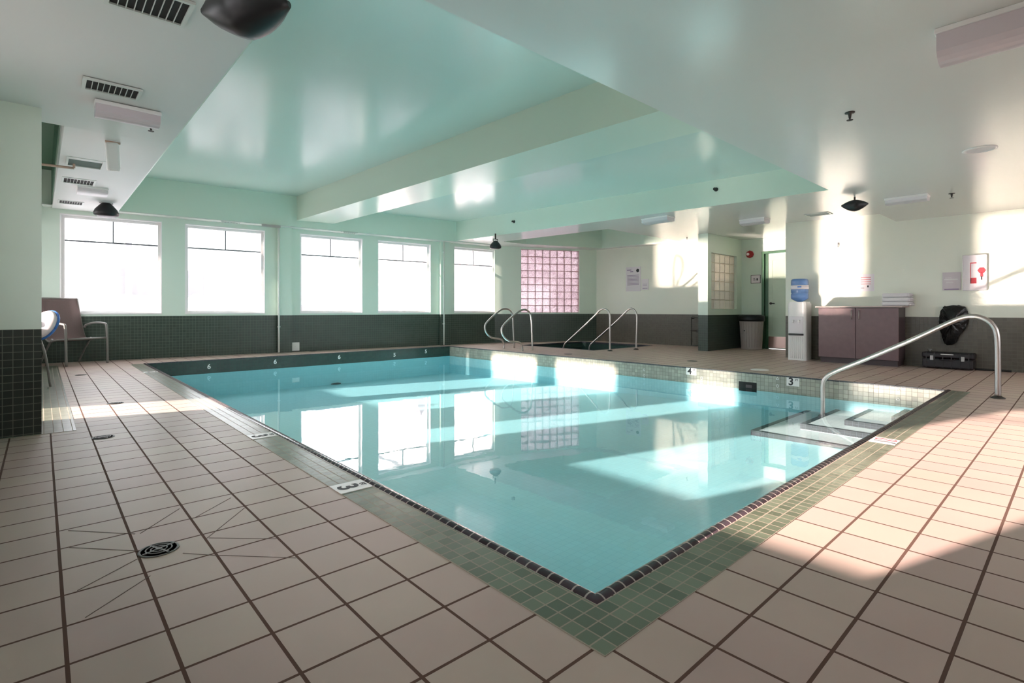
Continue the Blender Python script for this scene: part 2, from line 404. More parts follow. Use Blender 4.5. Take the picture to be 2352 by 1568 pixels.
# deck: rectangles around the pool and the hot tub
SX0, SX1, SY0, SY1 = 8.5, 10.6, 6.85, 8.95
fl = MB()
def rects(xs, ys, skip):
    for i in range(len(xs) - 1):
        for j in range(len(ys) - 1):
            cxm, cym = (xs[i] + xs[i + 1]) / 2, (ys[j] + ys[j + 1]) / 2
            if any(a < cxm < b and c < cym < d for a, b, c, d in skip): continue
            fl.box(xs[i], xs[i + 1], ys[j], ys[j + 1], -.12, 0)
rects([-.8, PX0 - .04, PX1 + .03, SX0 - .03, SX1 + .03, 13], [-4, PY0 - .04, SY0 - .03, SY1 + .03, PY1 + .03, 11.3], [(PX0 - .04, PX1 + .03, PY0 - .04, PY1 + .03), (SX0 - .03, SX1 + .03, SY0 - .03, SY1 + .03)])
struct(fl.build('floor', M['deck']))
# green mosaic bands beside the pool (left and near) and at the left wall
BX, BY = 1.01, .78
b = MB(); b.prism([(BX, BY), (PX1 + .02, BY), (PX1 + .02, PY0 - .055), (PX0 - .055, PY0 - .055), (PX0 - .055, PY1), (BX, PY1)], -.05, .0015)
struct(b.build('trim_1', M['band']))
b = MB().box(-.4, .18, 4.72, 10.4, -.05, .002); struct(b.build('trim_2', M['band']))
# dark bullnose coping
def coping():
    R = .032; prof = [(-.052, -.02)] + [(-.030 + R * math.cos(math.radians(a)) * 1.0, -.024 + R * math.sin(math.radians(a))) for a in range(165, -16, -15)] + [(.0, -.05), (-.05, -.05)]
    bm = bmesh.new(); rows = []
    cx = [(PX1 + .03, PY0, (0, 1)), (PX0, PY0, (1, 1)), (PX0, PY1, (1, 0))]
    for x, y, n in cx: rows.append([bm.verts.new((x + n[0] * q[0], y + n[1] * q[0], q[1])) for q in prof])
    k = len(prof)
    for r in range(2):
        for i in range(k):
            j = (i + 1) % k; f = bm.faces.new((rows[r][i], rows[r][j], rows[r + 1][j], rows[r + 1][i])); f.smooth = True
    bm.faces.new(rows[0]); bm.faces.new(rows[-1][::-1])
    o = MB(); o.bm.free(); o.bm = bm; return o
struct(coping().build('trim_3', M['coping']))
# thin dark edge on the far and right sides
b = MB().box(PX1 - .004, PX1 + .031, PY0, PY1, -.012, .002).box(PX0, PX1 + .03, PY1 - .004, PY1 + .031, -.012, .002); struct(b.build('trim_4', M['nosing']))
# pool shell
ZT = ZW - .015
b = MB().box(PX1, PX1 + .1, PY0, PY1 + .1, ZT, -.002); struct(b.build('wall_pool_right', M['poolwall']))
struct(MB().box(PX1, PX1 + .1, PY0, PY1 + .1, -.9, ZT).build('wall_pool_right_lower', M['poolfloor']))
b = MB().box(PX0 - .1, PX1, PY1, PY1 + .1, ZT, -.004); struct(b.build('wall_pool_far', M['poolfar']))
struct(MB().box(PX0 - .1, PX1, PY1, PY1 + .1, -.9, ZT).build('wall_pool_far_lower', M['poolfloor']))
struct(MB().box(PX0 - .1, PX0 - .001, PY0 - .1, PY1, -.9, -.03).build('wall_pool_left', M['poolwall'])); struct(MB().box(PX0, PX1 + .1, PY0 - .1, PY0 - .001, -.9, -.03).build('wall_pool_near', M['poolwall']))
b = MB().hexa([(PX0, PY0, -1), (PX1, PY0, -1), (PX1, PY1, -1), (PX0, PY1, -1)], [(PX0, PY0, zF(PY0)), (PX1, PY0, zF(PY0)), (PX1, PY1, zF(PY1)), (PX0, PY1, zF(PY1))])
struct(b.build('floor_pool', M['poolfloor']))
b = MB(); v = [b.bm.verts.new(p) for p in ((PX0, PY0, ZW), (PX1, PY0, ZW), (PX1, PY1, ZW), (PX0, PY1, ZW))]; b.bm.faces.new(v)
w = b.build('pool_water', M['water']); tag(w, 'clear blue water filling the swimming pool', 'water', kind='stuff')
# corner steps with dark L-shaped nosings
st = thing('pool_steps', (7.0, .985, zF(1)), 'white tiled corner steps with dark L-shaped nosings under the handrail', 'steps')
SC = [(*onz(px, py, z)[:2], z) for px, py, z in ((1725, 988, -.400), (1838, 973, -.345), (1940, 965, -.295), (2048, 957, -.25))]
for k, (sx, sy, sz) in enumerate(SC):
    o = MB().box(sx, PX1 - .001, PY0 + .001, sy, zF(1) - .1 if k == 0 else SC[k - 1][2], sz).build('step', M['poolstep'], st)
    n = MB().box(sx - .002, PX1 - .001, sy - .05, sy + .002, sz - .05, sz + .004).box(sx - .002, sx + .05, PY0 + .001, sy - .05, sz - .05, sz + .004).build('nosing', M['nosing'], st)
    sub(n, o)
# hot tub
for nm, bx in (('wall_spa_near', (SX0 - .1, SX1 + .1, SY0 - .1, SY0 - .001, -.9, -.02)), ('wall_spa_far', (SX0 - .1, SX1 + .1, SY1 + .001, SY1 + .1, -.9, -.02)), ('wall_spa_left', (SX0 - .1, SX0 - .001, SY0, SY1, -.9, -.02)), ('wall_spa_right', (SX1 + .001, SX1 + .1, SY0, SY1, -.9, -.02)), ('floor_spa', (SX0, SX1, SY0, SY1, -.9, -.75))):
    struct(MB().box(*bx).build(nm, M['poolfar']))
b = MB(); v = [b.bm.verts.new(p) for p in ((SX0, SY0, -.14), (SX1, SY0, -.14), (SX1, SY1, -.14), (SX0, SY1, -.14))]; b.bm.faces.new(v)
tag(b.build('spa_water', M['water']), 'still water in the sunken hot tub behind the pool', 'water', kind='stuff')
b = MB()
for x0, x1, y0, y1 in ((SX0 - .03, SX1 + .03, SY0 - .04, SY0), (SX0 - .03, SX1 + .03, SY1, SY1 + .04), (SX0 - .04, SX0, SY0, SY1), (SX1, SX1 + .04, SY0, SY1)): b.box(x0, x1, y0, y1, -.03, .006)
struct(b.build('trim_5', M['nosing']))

# window wall with five windows
def u_on(px, a, d):
    r = ray(px, 600); n = (-d.y, d.x); t = (a[0] * n[0] + a[1] * n[1]) / (r[0] * n[0] + r[1] * n[1]); return (r[0] * t - a[0]) * d.x + (r[1] * t - a[1]) * d.y
dW = (Vector((*WB, 0)) - Vector((*WA, 0))).normalized()
WIN = [(137, 372, 256), (425, 609, 517), (689, 833, 759), (868, 990, 923), (1043, 1140, 1086)]
holes = [(u_on(l, WA, dW), u_on(r, WA, dW), .765, 2.385) for l, r, c in WIN]
LW = (Vector(WB) - Vector(WA)).length
# the wall is built so that the room lies on the side of the pool (a -> b runs right to left)
hol2 = [(LW - h[1], LW - h[0], h[2], h[3]) for h in holes]
o, a0, d0 = wall('wall_far', WB, (WA[0] - .65 * dW.x, WA[1] - .65 * dW.y), 3.3, .22, M['wall'], hol2)
def to_w(u, y, z): return Vector((WA[0] + dW.x * u - dW.y * y, WA[1] + dW.y * u + dW.x * y, z))   # u along the wall, y outwards
XFW = frame_m((WA[0], WA[1], 0), dW, (0, 0, 1)) @ Matrix(((1, 0, 0, 0), (0, 0, 1, 0), (0, 1, 0, 0), (0, 0, 0, 1)))
# XFW maps local (u, outward?, z): check orientation below
XFW = Matrix(((dW.x, -dW.y, 0, WA[0]), (dW.y, dW.x, 0, WA[1]), (0, 0, 1, 0), (0, 0, 0, 1)))
def window(idx, u0, u1, z0, z1, xf, glass, mull=True, depth=.22, bar=1.97, fr=.055):
    """white framed window in a wall, local x along, y outwards, built in an opening"""
    W_ = MB()
    W_.box(u0, u0 + fr, depth * .45, depth * .8, z0, z1).box(u1 - fr, u1, depth * .45, depth * .8, z0, z1).box(u0 + fr, u1 - fr, depth * .45, depth * .8, z0, z0 + fr).box(u0 + fr, u1 - fr, depth * .45, depth * .8, z1 - fr, z1)
    root = struct(W_.build('window_%d' % idx, M['frame'], xf=xf))
    WORLD[root.name] = Vector((0, 0, 0))
    j = MB().box(u1 - .012, u1, 0, depth * .45, z0, z1).box(u0, u0 + .012, 0, depth * .45, z0, z1).box(u0 + .012, u1 - .012, 0, depth * .45, z1 - .012, z1).build('jamb_lining', M['frame'], root, xf=xf)
    s = MB().box(u0 + .01, u1 - .01, -.012, depth * .45, z0 - .0, z0 + .02).build('window_sill', M['frame'], root, xf=xf)
    if mull:
        um = (u0 + u1) / 2
        MB().box(u0 + fr, u1 - fr, depth * .55, depth * .7, bar - .012, bar + .012).box(um - .009, um + .009, depth * .56, depth * .69, bar, z1 - fr).build('glazing_bar', M['dark_bar'], root, xf=xf)
    MB().box(u0 + fr, u1 - fr, depth * .60, depth * .60 + .004, z0 + fr, z1 - fr).build('glass_pane', glass, root, xf=xf)
    return root
for i, h in enumerate(holes):
    window(i + 1, h[0], h[1], h[2], h[3], XFW, M['fogglass'])
# pilasters
for i, (pl, pr_) in enumerate(((637, 668), (1008, 1030))):
    u0, u1 = u_on(pl, WA, dW), u_on(pr_, WA, dW)
    bm = MB().box(u0, u1, -.10, 0, 0, 2.47); o = bm.build('wall_pilaster_%s' % ('left', 'right')[i], M['wall']); o.matrix_world = XFW; struct(o)

# left wall (hidden behind the pillar): windows that let the low sun in
LWIN = [(9.25, 10.64, .75, 2.4), (7.40, 8.80, .75, 2.4), (5.40, 6.15, .02, 2.3), (2.85, 4.12, .75, 2.4), (1.14, 2.40, .75, 2.4)]
XL = -.4
o, a1, d1 = wall('wall_left', (XL, 11.2), (XL, -4), 3.3, .2, M['wall'], [(11.2 - y1, 11.2 - y0, z0, z1) for y0, y1, z0, z1 in LWIN])
XFL = Matrix(((0, -1, 0, XL), (1, 0, 0, 0), (0, 0, 1, 0), (0, 0, 0, 1)))
for i, (y0, y1, z0, z1) in enumerate(LWIN):
    window(6 + i, y0, y1, z0, z1, XFL, M['glass'], depth=.2, mull=(i != 2), fr=.03)
# pillar at the left of the picture
o = MB().box(XL, 0, 4.75, 5.2, 0, 2.6).build('wall_pillar', M['pillar']); struct(o)

# slanted wall with the large glass-block window
dD = (Vector((*DB, 0)) - Vector((*DA, 0))).normalized(); LD = (Vector(DB) - Vector(DA)).length
gu0, gu1 = u_on(1197, DA, dD), u_on(1331, DA, dD)
o, a2, d2 = wall('wall_slanted', DB, DA, 3.3, .2, M['wall'], [(LD - gu1, LD - gu0, .77, 2.43)])
XFD = Matrix(((dD.x, -dD.y, 0, DA[0]), (dD.y, dD.x, 0, DA[1]), (0, 0, 1, 0), (0, 0, 0, 1)))
def blocks(idx, u0, u1, z0, z1, nc, nr, xf, m, mm, d0=.05, d1=.13):
    mo = MB(); g = .006
    for i in range(nc + 1):
        u = u0 + (u1 - u0) * i / nc; mo.box(u - g, u + g, d0 + .005, d1 - .005, z0, z1)
    for j in range(nr + 1):
        z = z0 + (z1 - z0) * j / nr; mo.box(u0, u1, d0 + .007, d1 - .007, z - g, z + g)
    root = struct(mo.build('window_%d' % idx, mm, xf=xf)); WORLD[root.name] = Vector((0, 0, 0))
    gb = MB()
    for i in range(nc):
        for j in range(nr):
            a, b_ = u0 + (u1 - u0) * i / nc + g, u0 + (u1 - u0) * (i + 1) / nc - g; c, d = z0 + (z1 - z0) * j / nr + g, z0 + (z1 - z0) * (j + 1) / nr - g
            gb.box(a, b_, d0, d0 + .02, c, d)
    gb.build('glass_block_pane', m, root, bevel=.004, xf=xf)
blocks(11, gu0, gu1, .77, 2.43, 8, 9, XFD, M['block'], M['mortar'])
# poster wall, partition with its own glass blocks, door wall, right wall, near wall
wall('wall_poster', (XP, 5.33), (XP, 9.2), 3.3, .2, M['wall_warmlit'])   # faces -x: a->b runs away, room on the left
QY0, QY1 = 5.15, 5.36
pxl = ony(1634, 600, QY0).x; pxr = ony(1692, 600, QY0).x
o, a3, d3 = wall('wall_partition', (XD, QY0), (10.05, QY0), 2.6, QY1 - QY0, M['wall'], [(XD - pxr, XD - pxl, .86, 2.02)])
XFQ = Matrix(((1, 0, 0, 0), (0, 1, 0, QY0), (0, 0, 1, 0), (0, 0, 0, 1)))
blocks(12, pxl, pxr, .86, 2.02, 5, 6, XFQ, M['block2'], M['mortar2'])
dy0, dy1 = 3.75, onx(1756, 700, XD).y
wall('wall_door_side', (XD, 3.3), (XD, 5.4), 3.0, .2, M['wall'], [(dy0 - 3.3, dy1 - 3.3, 0, 2.06)])
o = MB().box(XR + .2, XD + .2, 3.35, 3.55, 0, 2.8).build('wall_return', M['wall_warmlit']); struct(o)
wall('wall_right', (XR, -4), (XR, 3.55), 2.8, .2, M['wall_warmlit'])
wall('wall_near', (-.6, -3.6), (XR + .2, -3.6), 2.8, .2, M['wall'], [(4.6, 6.4, .75, 2.1), (7.4, 9.2, .75, 2.1)])  # two unseen openings added to let fill light onto the near deck

# ceiling: soffits, beam, raised bays
X1a, X1b, X2 = .785, .93, 7.35
ye = 10.72
def wallY(x, off=0): return WA[1] + (x - WA[0]) * dW.y / dW.x - off
b = MB()
T = 3.25
def slab(x0, x1, y0, y1, zf, top=T, y0b=None, y1b=None):
    y0b = y0 if y0b is None else y0b; y1b = y1 if y1b is None else y1b
    b.hexa([(x0, y0, zf(y0)), (x1, y0b, zf(y0b)), (x1, y1b, zf(y1b)), (x0, y1, zf(y1))], [(x0, y0, top), (x1, y0b, top), (x1, y1b, top), (x0, y1, top)])
slab(-.6, XR + .3, -4, YN, lambda y: 2.2)
struct(b.build('ceiling', M['soffit']))
b = MB()
RX = .125                                             # inner edge of the slot over the left wall
slab(-.6, X1a, YN, 5.1, lambda y: zL(y))
b.hexa([(RX, 5.1, zL(5.1)), (X1a, 5.1, zL(5.1)), (X1b, 11.1, zL(11.1)), (RX, 11.1, zL(11.1))], [(RX, 5.1, T), (X1a, 5.1, T), (X1b, 11.1, T), (RX, 11.1, T)])
struct(b.build('ceiling_left', M['soffit_left']))
b = MB().box(-.6, RX, 5.1, 11.1, 3.05, T).box(RX - .01, RX, 5.1, 11.0, 2.5, 3.05).box(-.4, RX, 5.09, 5.1, 2.25, 3.05)
struct(b.build('ceiling_slot', M['dark_green']))
b = MB(); slab(X2, XD + .4, YN, 6.25, zR); slab(X2, 8.2, 6.25, 10.4, zR, y1b=10.35) ; slab(10.95, XD + .4, 6.25, 9.3, zR)
b.hexa([(8.2, 9.35, zR(9.35)), (8.95, 9.35, zR(9.35)), (8.95, 10.3, zR(10.3)), (8.2, 10.5, zR(10.5))], [(8.2, 9.35, T), (8.95, 9.35, T), (8.95, 10.3, T), (8.2, 10.5, T)])
b.hexa([(8.95, 9.35, zR(9.35)), (10.95, 8.55, zR(8.55)), (10.95, 9.4, zR(9.4)), (8.95, 10.3, zR(10.3))], [(8.95, 9.35, T), (10.95, 8.55, T), (10.95, 9.4, T), (8.95, 10.3, T)])
struct(b.build('ceiling_right', M['soffit']))
b = MB().box(8.2, 10.95, 6.25, 10, 2.95, T).box(8.2, 10.95, 6.25, 6.262, 2.44, 2.95).box(8.2, 8.212, 6.25, 9.35, 2.48, 2.95).box(10.938, 10.95, 6.25, 8.55, 2.46, 2.95)
b.box(8.2, 8.95, 9.338, 9.35, 2.482, 2.95).hexa([(8.95, 9.338, 2.482), (10.95, 8.538, 2.468), (10.95, 8.55, 2.468), (8.95, 9.35, 2.482)], [(8.95, 9.338, 2.95), (10.95, 8.538, 2.95), (10.95, 8.55, 2.95), (8.95, 9.35, 2.95)])
struct(b.build('ceiling_spa', M['green']))
b = MB(); slab(X1a - .05, 4.1, YN, 11.0, zC1, top=3.35); struct(b.build('ceiling_bay_left', M['green_hi']))
b = MB(); slab(4.1, X2, YN, 11.0, zC2, top=3.35); struct(b.build('ceiling_bay_right', M['green_hi']))
# vertical green cheeks of the raised bays
b = MB(); y3 = 10.9; g2 = .012
b.hexa([(X2 - g2, YN, zR(YN)), (X2, YN, zR(YN)), (X2, 10.3, zR(10.3)), (X2 - g2, 10.3, zR(10.3))], [(X2 - g2, YN, 3.2), (X2, YN, 3.2), (X2, 10.3, 3.2), (X2 - g2, 10.3, 3.2)])
struct(b.build('ceiling_cheek_right', M['green']))
b = MB().hexa([(X1a, YN, 2.21), (X1a + g2, YN, 2.21), (X1b + g2, 11, 2.47), (X1b, 11, 2.47)], [(X1a, YN, 3.2), (X1a + g2, YN, 3.2), (X1b + g2, 11, 3.2), (X1b, 11, 3.2)])
struct(b.build('ceiling_cheek_left', M['green']))
b = MB().box(X1a, X2, YN - .001, YN + g2, 2.21, 3.2); struct(b.build('ceiling_cheek_near', M['green']))
# header above the windows, standing 0.22 m in front of the glass line
b = MB()
def header(u0, u1, y0, y1, z0, z1): b.box(u0, u1, y0, y1, z0, z1)
header(u_on(255, WA, dW), LW, -.24, 0, 2.475, 3.2)
o = b.build('wall_header', M['green']); o.matrix_world = XFW; struct(o)
b = MB().box(u_on(118, WA, dW) - .1, LW, -.236, 0, 2.462, 2.474); o = b.build('ceiling_header_underside', M['soffit']); o.matrix_world = XFW; struct(o)
# beam between the bays
b = MB().hexa([(3.72, YN, zB(YN)), (4.42, YN, zB(YN)), (4.42, 10.6, zB(10.6)), (3.72, 10.66, zB(10.6))], [(3.72, YN, 3.2), (4.42, YN, 3.2), (4.42, 10.6, 3.2), (3.72, 10.66, 3.2)])
struct(b.build('ceiling_beam', M['beam']))

# ------------------------------------------------------------------ doors
dr = MB().box(XD - .03, XD + .06, dy1, dy1 + .05, 0, 2.1).box(XD - .03, XD + .06, dy0 - .05, dy0, 0, 2.1).box(XD - .03, XD + .06, dy0, dy1, 2.05, 2.1).box(XD + .02, XD + .06, dy1 - .07, dy1, 0, 2.05)
root = struct(dr.build('door_1', M['doorframe'])); WORLD[root.name] = Vector((0, 0, 0))
dl = MB().box(XD + .03, XD + .07, dy0 + .005, dy1 - .06, .01, 2.04)
leaf = dl.build('door_leaf', M['doorgreen'], root)
yc = (dy0 + dy1 - .06) / 2
pn = MB()
for z0, z1 in ((.35, .78), (.98, 1.40), (1.5, 1.92)):
    for ya, yb in ((dy0 + .08, yc - .04), (yc + .04, dy1 - .14)):
        pn.box(XD + .022, XD + .031, ya, yb, z0, z0 + .02).box(XD + .022, XD + .031, ya, yb, z1 - .02, z1).box(XD + .022, XD + .031, ya, ya + .02, z0, z1).box(XD + .022, XD + .031, yb - .02, yb, z0, z1)
pn.build('panel_moulding', M['doorgreen'], leaf)
MB().box(XD + .02, XD + .031, dy0 + .02, dy1 - .075, .03, .27).build('kick_plate', M['kick'], leaf)
hp = MB().tube([(XD + .03, dy1 - .12, .98), (XD - .03, dy1 - .12, .98), (XD - .035, dy1 - .22, .975)], .009, 8).lathe([(.026, 0), (.026, .012)], (XD + .018, dy1 - .12, .98), 16, 'x')
hp.build('door_handle', M['bar'], leaf)

# ------------------------------------------------------------------ handrails
def rail(name, pts, r, label, group, mat_='steel', flange=None, per=8, cat='handrail'):
    base = Vector(pts[-1]); t = thing(name, (base.x, base.y, 0), label, cat, group)
    MB().tube(path(pts, per), r, 14).build('rail_tube', M[mat_], t)
    for f in (flange or ()):
        MB().lathe([(.055, 0), (.055, .006), (.03, .022), (.024, .026)], f, 20).build('flange', M['bar'], t)
    return t
def onpl(ps, fn, c): return [fn(px, py, c) for px, py in ps]
p1 = onpl([(1157, 801), (1157, 789), (1150, 779), (1129, 775), (1117, 764), (1114, 749), (1122, 736), (1148, 713), (1160, 709), (1171, 712), (1177, 725), (1179, 760), (1181, 798)], ony, 8.45)
p2 = onpl([(1200, 806), (1199, 795), (1192, 786), (1170, 783), (1157, 773), (1152, 758), (1159, 744), (1186, 719), (1203, 711), (1215, 716), (1220, 731), (1222, 770), (1223, 807)], ony, 7.7)
for p in (p1, p2):
    z0 = p[0].z; z1 = p[-1].z
    p[0].z = 0; p[-1].z = 0
fx = lambda p: [(p[0].x, p[0].y, 0.0), (p[-1].x, p[-1].y, 0.0)]
rail('ladder_rail', p1, .019, 'left hooked steel pool ladder rail, the one nearer the windows', 'hooked pool ladder rails', flange=None)
rail('ladder_rail', p2, .019, 'right hooked steel pool ladder rail, the one nearer the hot tub', 'hooked pool ladder rails', flange=None)
q1 = onpl([(1294, 799), (1298, 789), (1310, 778), (1340, 750), (1366, 725), (1380, 711), (1391, 710), (1399, 718), (1401, 735), (1401, 770), (1401, 806)], onx, 8.6)
q2 = onpl([(1353, 804), (1355, 794), (1363, 785), (1395, 757), (1427, 727), (1443, 711), (1453, 709), (1461, 718), (1463, 735), (1462, 770), (1461, 802)], onx, 9.35)
q1[-1].z = 0; q2[-1].z = 0
rail('spa_rail', q1, .019, 'sloping steel hot tub handrail nearer the pool ladder', 'sloping hot tub handrails', flange=[tuple(q1[-1])])
rail('spa_rail', q2, .019, 'sloping steel hot tub handrail farther from the pool ladder', 'sloping hot tub handrails', flange=[tuple(q2[-1])])
XH = 6.74
h = onpl([(1890, 905), (1890, 885), (1896, 868), (1918, 853), (1990, 824), (2100, 778), (2190, 737), (2228, 727), (2258, 731), (2280, 747), (2290, 775), (2292, 850)], onx, XH)
hy = h[0].y; h = [Vector((XH, hy, -.395))] + h + [Vector((XH, h[-1].y, 0))]
t = rail('handrail', h, .024, 'large steel handrail over the corner steps in the right foreground', None, flange=[(XH, h[-1].y, 0)], per=6)
MB().lathe([(.05, 0), (.05, .006), (.03, .02)], (XH, hy, -.395), 20).build('flange', M['steel_dull'], t)

# ------------------------------------------------------------------ ceiling fittings
def quad_on(px0, py0, px1, py1, zf):
    """ceiling rectangle (x0,x1,y0,y1) covering the two opposite picture corners"""
    a = zf(px0, py0); c = zf(px1, py1); return min(a.x, c.x), max(a.x, c.x), min(a.y, c.y), max(a.y, c.y)
def on_ceil(px, py, zfun):
    z = zfun(5); 
    for _ in range(12):
        p = onz(px, py, z); z = zfun(p.y)
    return onz(px, py, z)
def vent(px, py, lx, ly, zfun, label, n=9, filt=False, group='ceiling vents over the left deck'):
    c = on_ceil(px, py, zfun); z = zfun(c.y) 
    t = thing('ceiling_vent', (c.x, c.y, z), label, 'vent', group)
    hx, hy = lx / 2, ly / 2; e = .018
    x0, x1, y0, y1 = c.x - hx, c.x + hx, c.y - hy, c.y + hy
    fr = MB().box(x0 - e, x1 + e, y0 - e, y0, z - .012, z).box(x0 - e, x1 + e, y1, y1 + e, z - .012, z).box(x0 - e, x0, y0, y1, z - .012, z).box(x1, x1 + e, y0, y1, z - .012, z)
    fr.build('vent_frame', M['grille'], t)
    MB().box(x0, x1, y0, y1, z - .003, z + .001).build('vent_backing', M['greyfilter'] if filt else M['hole'], t)
    if not filt:
        for k in range(1, n):
            x = x0 + (x1 - x0) * k / n
            MB().box(x - .0016, x + .0016, y0, y1, z - .010, z - .003).build('louvre', M['grille'], t)
    return t
vent(344, 4, .27, .22, zL, 'large louvred vent at the top left edge of the ceiling')
vent(258, 203, .25, .17, zL, 'louvred ceiling vent just nearer than the lilac light fixture')
vent(196, 373, .25, .36, zL, 'grey filtered ceiling vent without louvres', filt=True)
vent(181, 415, .26, .30, zL, 'small louvred ceiling vent beyond the grey filtered one')
vent(163, 464, .25, .26, zL, 'small far ceiling vent beside the hanging black speaker')
zHd = lambda y: 2.462
for i, (px, py, lb) in enumerate(((528, 510, 'slim vent in the window head strip above the second window'), (803, 534, 'slim vent in the window head strip above the third window'), (925, 549, 'slim vent in the window head strip above the fourth window'))):
    vent(px, py, .28, .08, zHd, lb, n=6, group='slim vents over the windows')
vent(1880, 491, .22, .3, zR, 'small vent in the right ceiling above the water cooler', n=5, group='vents in the right ceiling')

def fixture(px, py, w, d, hgt, zfun, label, along='x', m='lavwhite', side=True):
    c = on_ceil(px, py, lambda y: zfun(y)); z = zfun(c.y)
    t = thing('emergency_light', (c.x, c.y, z), label, 'light fixture', 'ceiling light fixtures')
    hx, hy = (w / 2, d / 2) if along == 'x' else (d / 2, w / 2)
    MB().box(c.x - hx, c.x + hx, c.y - hy, c.y + hy, z - .025, z).build('base_plate', M['white'], t, bevel=.004)
    # bowed diffuser
    n = 8; prof = [(-1, 0)] + [(-1 + 2 * i / n, -(1 - abs(-1 + 2 * i / n) ** 2.5) * .35 - .65) for i in range(n + 1)] + [(1, 0)]
    bm = MB()
    if along == 'x': bm.extrude([(a * hy * .92, q * hgt) for a, q in prof], (c.x - hx * .97, c.y, z - .025), (0, 1, 0), (0, 0, 1), (hx * 1.94, 0, 0))
    else: bm.extrude([(a * hx * .92, q * hgt) for a, q in prof], (c.x, c.y - hy * .97, z - .025), (1, 0, 0), (0, 0, 1), (0, hy * 1.94, 0))
    bm.build('diffuser', M[m], t)
    return t
fixture(294, 250, .36, .16, .07, zL, 'lilac ceiling light fixture with a bowed diffuser over the left deck', m='lav')
fixture(212, 434, .30, .35, .05, zL, 'pale ceiling light fixture near the far black speaker on the left')
fixture(2083, 452, .42, .18, .055, lambda y: 2.2, 'long white light fixture on the right ceiling beside the black speaker', along='y')
fixture(1511, 500, .5, .25, .07, zR, 'pale light fixture above the poster wall', along='y')
fixture(1733, 503, .42, .25, .07, zR, 'white light fixture in front of the red alarm strobe', along='y')
fixture(2330, 30, .55, .2, .13, lambda y: 2.2, 'large pinkish light fixture cut off by the top right corner', along='y', m='lav')

def speaker(c, s, yaw, label, style, zc):
    t = thing('speaker', c, label, 'speaker', 'black wall speakers'); c = Vector(c)
    R = Matrix.Translation(c) @ Matrix.Rotation(yaw, 4, 'Z')
    if style == 'bell':
        b_ = MB().lathe([(.035 * s, .10 * s), (.06 * s, .085 * s), (.13 * s, .0), (.15 * s, -.05 * s), (.145 * s, -.085 * s), (.10 * s, -.105 * s), (.02 * s, -.11 * s)], (0, 0, 0), 24).build('cabinet', M['black'], t, xf=R)
        MB().tube([(-.07 * s, 0, .085 * s), (-.075 * s, 0, .14 * s), (.075 * s, 0, .14 * s), (.07 * s, 0, .085 * s)], .010 * s, 8).tube([(0, 0, .14 * s), (0, 0, zc - c.z)], .02 * s, 8).build('bracket', M['bar'], t, xf=R)
    else:
        n = 14; bm = bmesh.new(); rows = []
        for i in range(n + 1):
            u = -1 + 2 * i / n; w = (1 - abs(u) ** 1.5) ** .75 if abs(u) < 1 else 0
            w = max(w, .12); ring = []
            for k in range(12):
                a = 2 * math.pi * k / 12; ring.append(bm.verts.new((u * .19 * s, math.cos(a) * .11 * s * w, math.sin(a) * .085 * s * w - .03 * s * w * (math.sin(a) < 0))))
            rows.append(ring)
        for q in range(n):
            for k in range(12):
                f = bm.faces.new((rows[q][k], rows[q][(k + 1) % 12], rows[q + 1][(k + 1) % 12], rows[q + 1][k])); f.smooth = True
        bm.faces.new(rows[0]); bm.faces.new(rows[-1][::-1]); o = MB(); o.bm.free(); o.bm = bm; o.build('cabinet', M['black'], t, xf=R)
        MB().tube([(0, 0, .04 * s), (0, 0, zc - c.z)], .014 * s, 10).build('bracket', M['bar'], t, xf=R)
    return t
c = onz(564, 18, 2.06); speaker(tuple(c), 1.0, math.radians(-50), 'large black speaker hanging at the top of the picture on the left', 'oval', 2.2)
c = onz(244, 481, 2.30); speaker(tuple(c), 1.0, 0, 'black bell-shaped speaker hanging in front of the first window', 'bell', zL(c.y) + .005)
c = onz(1963, 470, 2.11); speaker(tuple(c), .72, math.radians(-75), 'black speaker under the right ceiling edge near the cabinet', 'oval', 2.2)
c = onz(1138, 562, 2.24); speaker(tuple(c), .85, 0, 'small far black speaker beside the fifth window', 'bell', zR(c.y) + .02)

def sprinkler(px, py, z, label, down=True, m='bar'):
    c = onz(px, py, z - .03); t = thing('ceiling_sprinkler', (c.x, c.y, z), label, 'sprinkler', 'ceiling sprinklers')
    MB().lathe([(.03, 0), (.03, -.006), (.012, -.008), (.009, -.03), (.006, -.045)], (c.x, c.y, z), 14).build('sprinkler_body', M[m], t)
    MB().lathe([(.02, -.052), (.02, -.055)], (c.x, c.y, z), 12).build('deflector', M[m], t)
    return t
sprinkler(347, 294, zL(5.6), 'sprinkler head beside the lilac light fixture on the left')
sprinkler(1952, 268, 2.2, 'nearest sprinkler head, on the low ceiling at upper right')
sprinkler(2186, 450, 2.2, 'sprinkler head on the low ceiling right of the long white fixture')
sprinkler(1578, 547, zR(6.2), 'sprinkler head above the brightly lit corner by the partition')
sprinkler(1748, 552, zR(4.4), 'sprinkler head just in front of the door wall')
for px, py, lb in ((1645, 435, 'dark sidewall sprinkler on the green ceiling edge, nearer one'), (1181, 509, 'dark sidewall sprinkler on the green ceiling edge, farther one')):
    p = onx(px, py, X2 - .012); t = thing('sidewall_sprinkler', tuple(p), lb, 'sprinkler', 'sidewall sprinklers')
    MB().lathe([(.03, 0), (.03, -.008), (.012, -.01), (.01, -.05), (.022, -.052), (.022, -.056)], p, 14, 'x').build('sprinkler_body', M['bar'], t)
